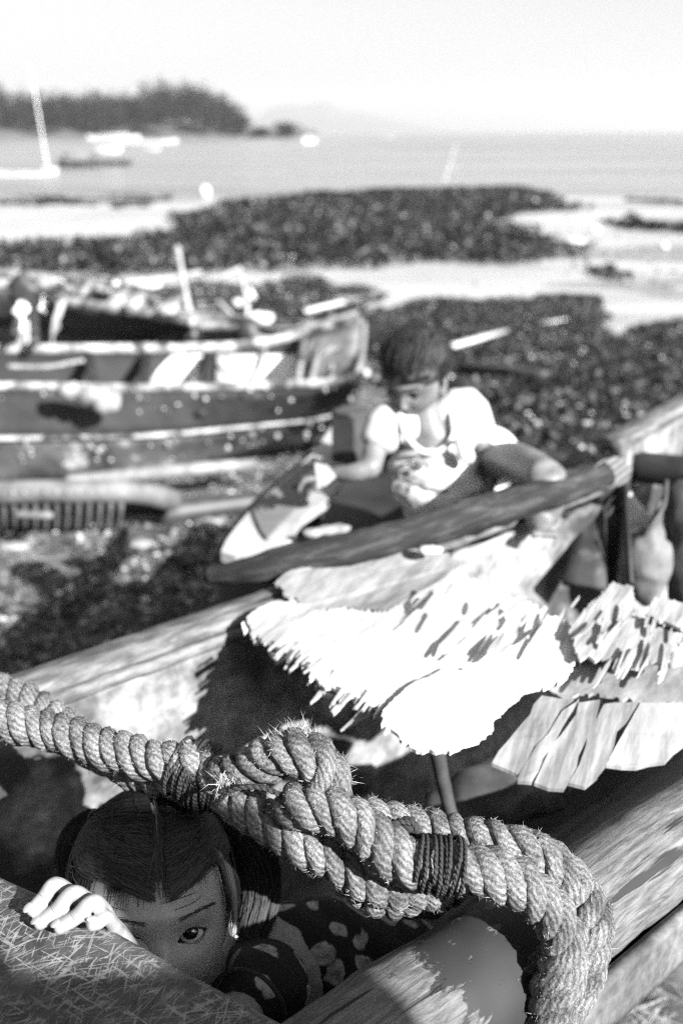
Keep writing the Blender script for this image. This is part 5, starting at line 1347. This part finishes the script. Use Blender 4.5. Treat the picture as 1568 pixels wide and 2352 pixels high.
# ears
def ear(mb, H, s):
    c = H.w([(s * .0705, -.004, -.012)])[0]; th = np.linspace(-.6, 5.0, 26)
    pts = [H.w([(s * (.072 + .006 * math.sin(t * .5 + .2)), -.006 + .0135 * math.cos(t) * (1 if math.sin(t) > 0 else .75) - .002, -.008 + .025 * math.sin(t))])[0] for t in th]
    tube(mb, np.array(pts), .0034 * H.sc, 10)
    blob(mb, c, (.006, .013, .024), 16, 12, R=H.R); blob(mb, H.w([(s * .073, .003, -.033)])[0], (.0045, .006, .007), 12, 8, R=H.R)
em = MB(); ear(em, H, 1); ear(em, H, -1); em = fuse(em, .0014, 3)
al = MB(); al.add(fb.verts(), fb.F); al.add(hm_.verts(), hm_.F); al.add(em.verts(), em.F)
body = obj('body', al, skin1, girl)
eyes(H, body, (0.0, 0, CZ + .02))
for s in (1, -1):
    xs_ = np.linspace(-1, 1, 15); L_ = []
    for u_ in xs_:
        x = s * (EYE[0] + s * 0) + s * u_ * .0138; z = EYE[1] + .0012 * u_ + .0072 * (1 - abs(u_) ** 2.2); y = EYE_Y + math.sqrt(max(0, (ER + .0022) ** 2 - (x - s * EYE[0]) ** 2 - (z - EYE[1]) ** 2)); L_.append((x, y, z))
    mb = MB(); tube(mb, H.w(L_), np.interp(xs_, [-1, 0, 1], [.0003, .0006, .0009]), 8); obj('upper_lash', mb, lash_m, body)
    L2 = [(x, y + .0004, EYE[1] + .0012 * u_ - .0054 * (1 - u_ ** 2)) for (x, y, z), u_ in zip(L_, xs_)]
    mb = MB(); tube(mb, H.w(L2), .0002, 6); obj('lower_lash', mb, lash_m, body)
    # brow of short hairs
    q = np.random.default_rng(4); pa_ = []
    for _ in range(120):
        u_ = q.uniform(0, 1); x = s * (.011 + .034 * u_); z = .0130 + .0060 * math.sin(min(1, u_ * 1.15) * 1.9) * .9 + q.normal(0, .0011) * (1.2 - .8 * u_); 
        dx = s * .0055; dz = .0022 * (1 - 2.2 * u_); K = []
        for t in np.linspace(0, 1, 4): K.append((x + dx * t, surf_y(Pf, x + dx * t, z + dz * t) + .0006 + .0004 * t, z + dz * t))
        pa_.append(H.w(K))
    obj('eyebrow', ribbons(pa_, .00013, H.c), hair_m, body, smooth=False)
mb = MB(); blob(mb, H.w([(.0765, .004, -.041)])[0], (.0020, .0020, .0020), 12, 8); obj('earring', mb, M('silver_stud', .6, .7, 20, bs=0, rough=.15, spec=1), body)
crease_m = M('skin_crease', .07, .10, 60, bs=0)
for k, f in enumerate(fing):
    for a_i, off in ((2, -.0004), (2, .0010)):
        a, p_, n_p = W(*f[a_i]), W(*f[a_i - 1]), W(*f[min(3, a_i + 1)]); d_ = n_p - p_; d_ /= np.linalg.norm(d_); up_ = A(0, -.25, 1) - d_ * np.dot(d_, A(0, -.25, 1)); up_ /= np.linalg.norm(up_); sd = np.cross(d_, up_)
        th = np.linspace(-.8, .8, 9); r_k = (.0057, .0060, .0060, .0054)[k] * .995
        mb = MB(); tube(mb, a + d_ * off + r_k * (np.cos(th)[:, None] * up_ + np.sin(th)[:, None] * sd), .00022, 5); obj('knuckle_crease', mb, crease_m, body)
# nails
nail_m = M('finger_nail', .22, .28, 40, bs=0, rough=.3)
for k, f in enumerate(fing):
    a, c_ = W(*f[2]), W(*f[3]); d_ = (c_ - a) / np.linalg.norm(c_ - a); up_ = A(0, 0, 1) - d_ * d_[2]; up_ /= np.linalg.norm(up_); sd = np.cross(d_, up_)
    mb = MB(); blob(mb, c_ + up_ * .0048 - d_ * .0008, (.0046, .0036, .0011), 14, 10, R=np.array([d_, sd, up_])); obj('fingernail', mb, nail_m, body)
# hair
def inside1(C_):
    x, y, z = C_.T
    hl = .058 - .25 * np.clip(np.abs(x) - .035, 0, 1)
    return ((z > hl) | ((np.abs(x) > .052) & (y < .045) & (z > .004)) | ((y < .018) & (z > -.004 - .2 * y)) | ((y < -.02) & (z > -.06))) & ~((np.abs(x - .001) < .0030) & (z > .05) & (y > -.02))
cap = obj('hair', cap_mesh(H, inside1, .0045), M('hair_under', .006, .014, 90, bs=.4, rough=.6), body)
q = np.random.default_rng(9)
def onhead(d_, lift):
    d_ = np.asarray(d_, float); d_ = d_ / np.linalg.norm(d_, axis=-1, keepdims=True); P_ = head_points(d_.reshape(-1, 3)); return (P_ + d_.reshape(-1, 3) * lift).reshape(d_.shape)
tie = {1: A(.62, -.30, .62), -1: A(-.62, -.30, .62)}
pa_ = []
K = 9; ts = np.linspace(0, 1, K)
for _ in range(5200):      # from the parting and hairline to the ties
    s = 1 if q.random() < .5 else -1
    m_ = q.random()
    if m_ < .55: a0 = q.uniform(-.35, 1.25); st = A(s * (.050 + abs(q.normal(0, .02))) + .012 * math.sin(a0 * 5), math.sin(a0), math.cos(a0)) + A(s * abs(q.normal(0, .03)), 0, 0)      # parting line
    elif m_ < .8: st = A(s * q.uniform(.2, .75), .75 * q.uniform(.6, 1), .52)
    else: st = A(s * .9, q.uniform(-.3, .25), q.uniform(-.1, .4))
    e_ = tie[s] / np.linalg.norm(tie[s]) + q.normal(0, .05, 3); st = st / np.linalg.norm(st)
    dd = st[None] * (1 - ts[:, None]) + e_[None] * ts[:, None] + A(s * .10, .10, -.10)[None] * (np.sin(ts * np.pi) * (.5 + q.random() * .6))[:, None]
    pa_.append(H.w(onhead(dd, .0062 + .003 * q.random()) + q.normal(0, .0004, (K, 3))))
for _ in range(2600):      # fringe combed forward over the forehead
    x0 = q.uniform(-.62, .62); st = A(x0 * .35 + q.normal(0, .03), .45, .92); en = A(x0 * 1.05 + q.normal(0, .06), .86, q.uniform(.44, .72) + .30 * max(0, x0) - .05 * abs(x0))
    if q.random() < .07: en[2] -= .20
    st /= np.linalg.norm(st); dd = st[None] * (1 - ts[:, None]) + en[None] * ts[:, None]
    bend = q.normal(0, .03); dd[:, 0] += bend * np.sin(ts * 3.14) * ts
    pa_.append(H.w(onhead(dd, .0055 - .003 * ts[:, None] + .001 * q.random())))
for _ in range(500):      # loose wisps at the temples
    s = 1 if q.random() < .6 else -1; st = A(s * .80, .45, .50) + q.normal(0, .06, 3); en = st + A(s * .08, -.02, -q.uniform(.3, .75)) + q.normal(0, .06, 3)
    dd = st[None] * (1 - ts[:, None]) + en[None] * ts[:, None]; pa_.append(H.w(onhead(dd, .004 + .003 * q.random())))
for _ in range(110):      # flyaways standing off the head
    st = q.normal(0, 1, 3); st[2] = abs(st[2]); st[1] *= .6; st /= np.linalg.norm(st); en = st + q.normal(0, .22, 3); dd = st[None] * (1 - ts[:, None]) + en[None] * ts[:, None]; pa_.append(H.w(onhead(dd, .006 + (.002 + .006 * q.random()) * np.sin(ts[:, None] * 3.14))))
obj('hair_strand', ribbons(pa_, .00042, H.c), hair_m, cap, kind='stuff', smooth=False)
mb = MB(); aa = np.linspace(.24, .72, 24); c_ = onhead(np.stack([.012 * np.sin(aa * 5), np.sin(aa), np.cos(aa)], 1), .0068); tube(mb, H.w(c_), np.interp(aa, [.24, .4, .6, .72], [.0002, .0009, .0009, .0002]), 6); obj('hair_parting', mb, M('scalp_line', .05, .09, 90), cap)
def pigtail(s, pts, r, n, seed):
    q = np.random.default_rng(seed); P_ = spline(pts, 12); T_, N_, B_ = frames(P_); core = MB(); prof = np.interp(np.linspace(0, 1, 12), [0, .15, .5, .85, 1], [.35, .8, 1, .8, .45]) * r
    tube(core, P_, prof * .8, 14); o = obj('pigtail', core, hair_m, body)
    pp = []
    for _ in range(n):
        a = q.random() * 6.28; rr = math.sqrt(q.random()) * 1.05; tw = q.normal(0, .5); t = np.linspace(0, 1, 12)
        pr = P_ + (prof * rr)[:, None] * (np.cos(a + tw * t)[:, None] * N_ + np.sin(a + tw * t)[:, None] * B_) + np.cumsum(q.normal(0, .0006, (12, 3)), 0)
        e = q.uniform(.55, 1); tt_ = np.linspace(0, e * 11, 12); pr = np.stack([np.interp(tt_, np.arange(12), pr[:, k_]) for k_ in range(3)], 1)
        pp.append(pr)
    obj('hair_strand', ribbons(pp, .0005, P_.mean(0) + A(0, .2, 0)), hair_m, o, kind='stuff', smooth=False)
    mb = MB(); tube(mb, P_[1] + prof[1] * 1.05 * (np.cos(np.linspace(0, 6.3, 18))[:, None] * N_[1] + np.sin(np.linspace(0, 6.3, 18))[:, None] * B_[1]), .0018, 8); obj('hair_tie', mb, darkm, body)
pigtail(1, [W(480, 1868, .925), W(525, 1885, .945), W(580, 1960, .97), W(600, 2050, .975), W(585, 2130, .96), W(556, 2195, .95)], .020, 1100, 1)
pigtail(-1, [W(238, 1885, .94), W(195, 1900, .95), W(170, 1950, .95), W(172, 2010, .95), W(195, 2060, .95)], .016, 500, 2)
# dress
dm, nt, b = mat_base('blotched_dress', .85, .2)
v = coords(nt); nzv = nt.nodes.new('ShaderNodeTexNoise'); nzv.inputs['Scale'].default_value = 26; nzv.inputs['Detail'].default_value = 3; nt.links.new(v, nzv.inputs['Vector'])
va = nt.nodes.new('ShaderNodeVectorMath'); va.operation = 'MULTIPLY_ADD'; va.inputs[1].default_value = (.03, .03, .03); nt.links.new(nzv.outputs['Color'], va.inputs[0]); nt.links.new(v, va.inputs[2])
vo = nt.nodes.new('ShaderNodeTexVoronoi'); vo.inputs['Scale'].default_value = 24; nt.links.new(va.outputs[0], vo.inputs['Vector'])
bl = ramp(nt, vo.outputs['Distance'], [(.30, 1), (.33, 0)])
inn = ramp(nt, noise(nt, v, 120, 3, .6), [(.35, .12), (.6, .30)])
c = mix(nt, bl, .010, inn); nt.links.new(c, b.inputs['Base Color']); bump(nt, b, noise(nt, v, 300, 3), .3, .001)
dr = MB(); tube(dr, tor, np.interp(np.linspace(0, 1, 20), [0, .25, .6, 1], [.050, .072, .070, .085]), 24)
tube(dr, spline([lerp(shR, ch, .3), ch, W(600, 2262, .95), shL, lerp(shL, elL, .42)], 16), np.interp(np.linspace(0, 1, 16), [0, .3, 1], [.042, .050, .0355]), 24)
sk = [hip, lerp(hip, kn, .6), kn + A(.03, 0, -.03)]; tube(dr, spline(sk, 12), np.linspace(.085, .10, 12), 24)
d_ = fuse(dr, .003, 5)
V = d_.V[0]; Nn = d_.N
fold = np.sin(((V - ch) @ (LD * 95 + A(0, 0, 40))) + 5 * vn3(V, 14)) * .0022 + vn3(V, 40) * .006
d_.V[0] = V + Nn * fold[:, None]
obj('dress', d_, dm, girl)
mb = MB(); c_ = lerp(shL, elL, .42); T_ = (elL - shL) / np.linalg.norm(elL - shL); n_ = np.cross(T_, A(0, 0, 1)); n_ /= np.linalg.norm(n_); u_ = np.cross(n_, T_); th = np.linspace(0, 6.2832, 40)
tube(mb, c_ + .0365 * (np.cos(th)[:, None] * n_ + np.sin(th)[:, None] * u_), .0024, 8); obj('sleeve_hem', mb, M('hem_dark', .010, .016, 40), girl)

# ---------------- the stooping child
W2 = lambda x, y, d: W(x, y, d * .885)
C3 = lambda x, y: (803.9 + .3113 * x, 717.8 + .3113 * y)
hc2 = W2(951, 868, 2.12); tc2 = A(0, 0, CZ) - hc2; tc2 /= np.linalg.norm(tc2); rt2 = A(1, 0, 0) - tc2 * tc2[0]; rt2 /= np.linalg.norm(rt2); up2 = np.cross(tc2, rt2); up2 = up2 if up2[2] > 0 else -up2
pa, ya, ro = math.radians(30), math.radians(-26), math.radians(6)
F2 = math.cos(pa) * (math.cos(ya) * tc2 + math.sin(ya) * rt2) - math.sin(pa) * up2; U2 = math.cos(pa) * up2 + math.sin(pa) * tc2; U2 = U2 * math.cos(ro) - rt2 * math.sin(ro)
H2 = Head(hc2, F2, U2, .76)
kid = thing('person', 'child in a pale shirt stooping in the canoe behind the long log, looking down', 'child', A(hc2[0] + .05, hc2[1] + .2, .6))
b2 = MB(); P, F, T, D = head_grid(150, 120); Pk = P
nk2 = H2.w([(0, -.02, -.065)])[0]
ch2 = W2(990, 1045, 2.20); be2 = W2(1012, 1142, 2.20); hp2 = W2(1078, 1150, 2.34)
tube(b2, spline([nk2, W2(985, 985, 2.16), ch2], 8), np.linspace(.026, .040, 8), 16)
tube(b2, spline([W2(982, 1000, 2.18), ch2, be2, hp2], 14), np.interp(np.linspace(0, 1, 14), [0, .3, .7, 1], [.06, .078, .072, .08]), 20, flat=.8)
sL = W2(1062, 935, 2.19); sR = W2(897, 965, 2.15)
tube(b2, spline([sR, W2(985, 985, 2.19), sL], 10), .033, 14)
tube(b2, spline([sL, W2(1100, 1010, 2.24), W2(1118, 1080, 2.22), W2(1120, 1140, 2.16)], 16), np.linspace(.026, .014, 16), 16)
tube(b2, spline([sR, W2(862, 1030, 2.13), W2(852, 1074, 2.10)], 10), np.linspace(.027, .021, 10), 16)
tube(b2, spline([W2(852, 1074, 2.10), W2(812, 1086, 2.10), W2(772, 1088, 2.12)], 10), np.linspace(.021, .014, 10), 16)
def hand(mb, w0, d_, up, r=.0065, L=.05, spread=.22, curl=.5):
    d_ = d_ / np.linalg.norm(d_); sd = np.cross(d_, up); sd /= np.linalg.norm(sd); u_ = np.cross(sd, d_)
    blob(mb, w0 + d_ * L * .45, (L * .55, L * .48, L * .26), 14, 10, R=np.array([d_, sd, u_]))
    for k in range(4):
        a = (k - 1.5) * spread; f = d_ * math.cos(a) + sd * math.sin(a); b0 = w0 + d_ * L * .8 + sd * (k - 1.5) * L * .25; l = L * (.75, .88, .82, .62)[k]
        tube(mb, spline([b0, b0 + f * l * .5, b0 + f * l * .85 - u_ * l * curl], 8), np.linspace(r, r * .7, 8), 8)
    f = d_ * .6 + sd * .8; tube(mb, spline([w0 + d_ * L * .2 + sd * L * .3, w0 + d_ * L * .5 + sd * L * .75, w0 + d_ * L * .85 + sd * L * .8], 8), np.linspace(r * 1.1, r * .8, 8), 8)
w_ = W2(772, 1088, 2.12); hand(b2, w_, W2(735, 1092, 2.13) - w_, A(0, 0, 1)); w_ = W2(1120, 1140, 2.16); hand(b2, w_, A(.0, -.2, -1), A(0, -1, 0))
kn2 = W2(1252, 1096, 1.88); ft = W2(1236, 1200, 1.90)
tube(b2, spline([W2(1112, 1075, 2.36), W2(1180, 1062, 2.10), kn2], 16), np.linspace(.046, .032, 16), 20)
tube(b2, spline([kn2, W2(1262, 1140, 1.90), W2(1254, 1190, 1.93)], 12), np.linspace(.035, .022, 12), 16)
blob(b2, ft, (.022, .05, .017), 14, 10); 
for k in range(5): blob(b2, ft + A(-.018 + .009 * k, -.052, 0), (.006, .011, .007), 10, 8)
kn3 = W2(1010, 1215, 2.16); tube(b2, spline([hp2, W2(1040, 1190, 2.28), kn3], 16), np.linspace(.062, .038, 16), 20); tube(b2, spline([kn3, W2(1100, 1210, 2.3)], 10), np.linspace(.036, .024, 10), 16)
f2 = fuse(b2, .004, 4); e2 = MB(); ear(e2, H2, 1); ear(e2, H2, -1); e2 = fuse(e2, .003, 2)
al = MB(); al.add(f2.verts(), f2.F); al.add(H2.w(P), [F, T]); al.add(e2.verts(), e2.F)
bo2 = obj('body', al, skin2, kid)
eyes(H2, bo2, H2.w([(0, .4, -.25)])[0])
for s in (1, -1):
    mb = MB(); L_ = [(s * (.013 + .030 * t), surf_y(Pk[Pk[:, 1] > .02], s * (.013 + .030 * t), .014 + .005 * math.sin(t * 2.4)) + .0008, .014 + .005 * math.sin(t * 2.4)) for t in np.linspace(0, 1, 9)]
    tube(mb, H2.w(L_), .0016, 6); obj('eyebrow', mb, hair_m, bo2)
    mb = MB(); L_ = [(s * EYE[0] + u_ * .0138, EYE_Y + ER * .98, EYE[1] + .001 + .0035 * (1 - u_ * u_)) for u_ in np.linspace(-1, 1, 9)]; tube(mb, H2.w(L_), .0026, 6); obj('upper_lash', mb, lash_m, bo2)
mb = MB(); tube(mb, H2.w([(x, surf_y(Pk[Pk[:, 1] > .02], x, -.0585) + .0002, -.0585) for x in np.linspace(-.018, .018, 9)]), .0009, 6); obj('mouth_line', mb, lash_m, bo2)
def inside2(C_):
    x, y, z = C_.T; return (z > .030 - .5 * np.clip(np.abs(x) - .04, 0, 1)) | ((y < .014) & (z > -.006)) | ((y < -.015) & (z > -.055))
cp2 = obj('hair', cap_mesh(H2, inside2, .009, .018), M('hair_under_dark', .003, .006, 60, bs=.5, rough=.6), bo2)
q = np.random.default_rng(5); pp = []
for _ in range(3000):
    a = q.uniform(0, 6.28); e_ = q.uniform(.1, 1.45); st = A(math.sin(a) * math.cos(e_), math.cos(a) * math.cos(e_) - .05, math.sin(e_)); 
    if st[1] > .2 and st[2] < .45: continue
    en = st * .75 + A(.05, -.6, .35); dd = st[None] * (1 - ts[:, None]) + en[None] * ts[:, None]; pp.append(H2.w(onhead(dd, .010 + .008 * q.random() + .022 * np.sin(ts * 3.14)[:, None] * q.random())))
for _ in range(500):      # bunch on the crown
    st = A(.05, -.35, .9) + q.normal(0, .10, 3); st /= np.linalg.norm(st); p0 = onhead(st[None], .012)[0]; d0 = A(q.normal(0, .5), -.4 + q.normal(0, .4), 1); d0 /= np.linalg.norm(d0)
    pp.append(H2.w(p0[None] + d0[None] * (ts[:, None] * .030) + A(0, -.01, -.012)[None] * (ts ** 2)[:, None]))
obj('hair_strand', ribbons(pp, .0009, H2.c), hair_m, cp2, kind='stuff', smooth=False)
# shirt
sh = MB(); tube(sh, spline([W2(985, 1003, 2.185), ch2, be2, lerp(be2, hp2, .45)], 14), np.interp(np.linspace(0, 1, 14), [0, .2, .7, 1], [.058, .086, .082, .085]), 24, flat=.82)
tube(sh, spline([lerp(sR, W2(862, 1030, 2.13), .75), sR, W2(985, 990, 2.19), sL, lerp(sL, W2(1100, 1010, 2.24), .75)], 20), np.interp(np.linspace(0, 1, 20), [0, .25, .5, .75, 1], [.038, .040, .040, .042, .041]), 24)
s2 = fuse(sh, .004, 4); V = s2.V[0]; s2.V[0] = V + s2.N * ((np.sin((V - ch2) @ A(30, 40, 110) + 4 * vn3(V, 12)) * .0035 + vn3(V, 30) * .008) * sstep(-.02, .05, (ch2[2] - V[:, 2]) + .03))[:, None]
shm, nt, b = mat_base('pale_shirt', .85, .2); v = coords(nt)
wv_ = nt.nodes.new('ShaderNodeTexWave'); wv_.bands_direction = 'Z'; wv_.inputs['Scale'].default_value = 9; wv_.inputs['Distortion'].default_value = 1.5; nt.links.new(v, wv_.inputs[0])
sz = nt.nodes.new('ShaderNodeSeparateXYZ'); nt.links.new(v, sz.inputs[0])
low = nt.nodes.new('ShaderNodeMapRange'); low.inputs[1].default_value = float(ch2[2] - .6 - .02); low.inputs[2].default_value = float(ch2[2] - .6 + .02); nt.links.new(sz.outputs['Z'], low.inputs[0])
c = mix(nt, low.outputs[0], ramp(nt, wv_.outputs[1], [(.2, .34), (.8, .52)]), .34); nt.links.new(c, b.inputs['Base Color']); bump(nt, b, noise(nt, v, 40), .4, .004)  # lower shirt coloured lighter to lift it out of its shade
obj('shirt', s2, shm, kid)
trim = M('white_trim', .34, .42, 30, bs=.1)
mb = MB(); tube(mb, spline([W2(915, 950, 2.11), W2(932, 1000, 2.10), W2(968, 1036, 2.11), W2(1008, 1036, 2.115), W2(1040, 1000, 2.12), W2(1036, 950, 2.14)], 30), .006, 8); obj('collar_trim', mb, trim, kid)
mb = MB(); tube(mb, spline([W2(1055, 1010, 2.09), W2(1066, 1050, 2.09)], 6), .012, 8); tube(mb, spline([W2(1066, 1020, 2.09), W2(1078, 1045, 2.09)], 6), .008, 8); blob(mb, W2(1076, 1052, 2.09), (.012, .01, .012), 12, 8); obj('ribbon', fuse(mb, .004, 1), trim, kid)
mb = MB(); q = np.random.default_rng(2)
for k in range(6):
    a = k / 6 * 6.28; c_ = W2(942, 1095, 2.13) + A(.022 * math.cos(a * 1.0), 0, .018 * math.sin(a) + .02 * math.cos(a)); th = np.linspace(0, 6.28, 14); tube(mb, c_ + np.stack([.012 * np.cos(th), .004 * np.sin(th * 2), .010 * np.sin(th)], 1), .0032, 6)
obj('flower_trim', mb, M('flower_grey', .08, .16, 40, bs=.2), kid)
sr = MB(); tube(sr, spline([lerp(be2, hp2, .6), W2(1085, 1080, 2.38), W2(1128, 1050, 2.30)], 12), [.078, .08, .082, .082, .08, .08, .078, .076, .074, .072, .07, .068], 24)
obj('shorts', fuse(sr, .005, 3), M('white_shorts', .45, .6, 30, bs=.3), kid)
mb = MB(); P_ = [W2(722, 1062, 2.10), W2(752, 1068, 2.09), W2(770, 1092, 2.09), W2(748, 1112, 2.10), W2(728, 1118, 2.11)]; slab(mb, P_, .003); obj('paper_wrap', mb, trim, smooth=False, label='bright white paper held in the stooping child\'s hand', cat='paper')
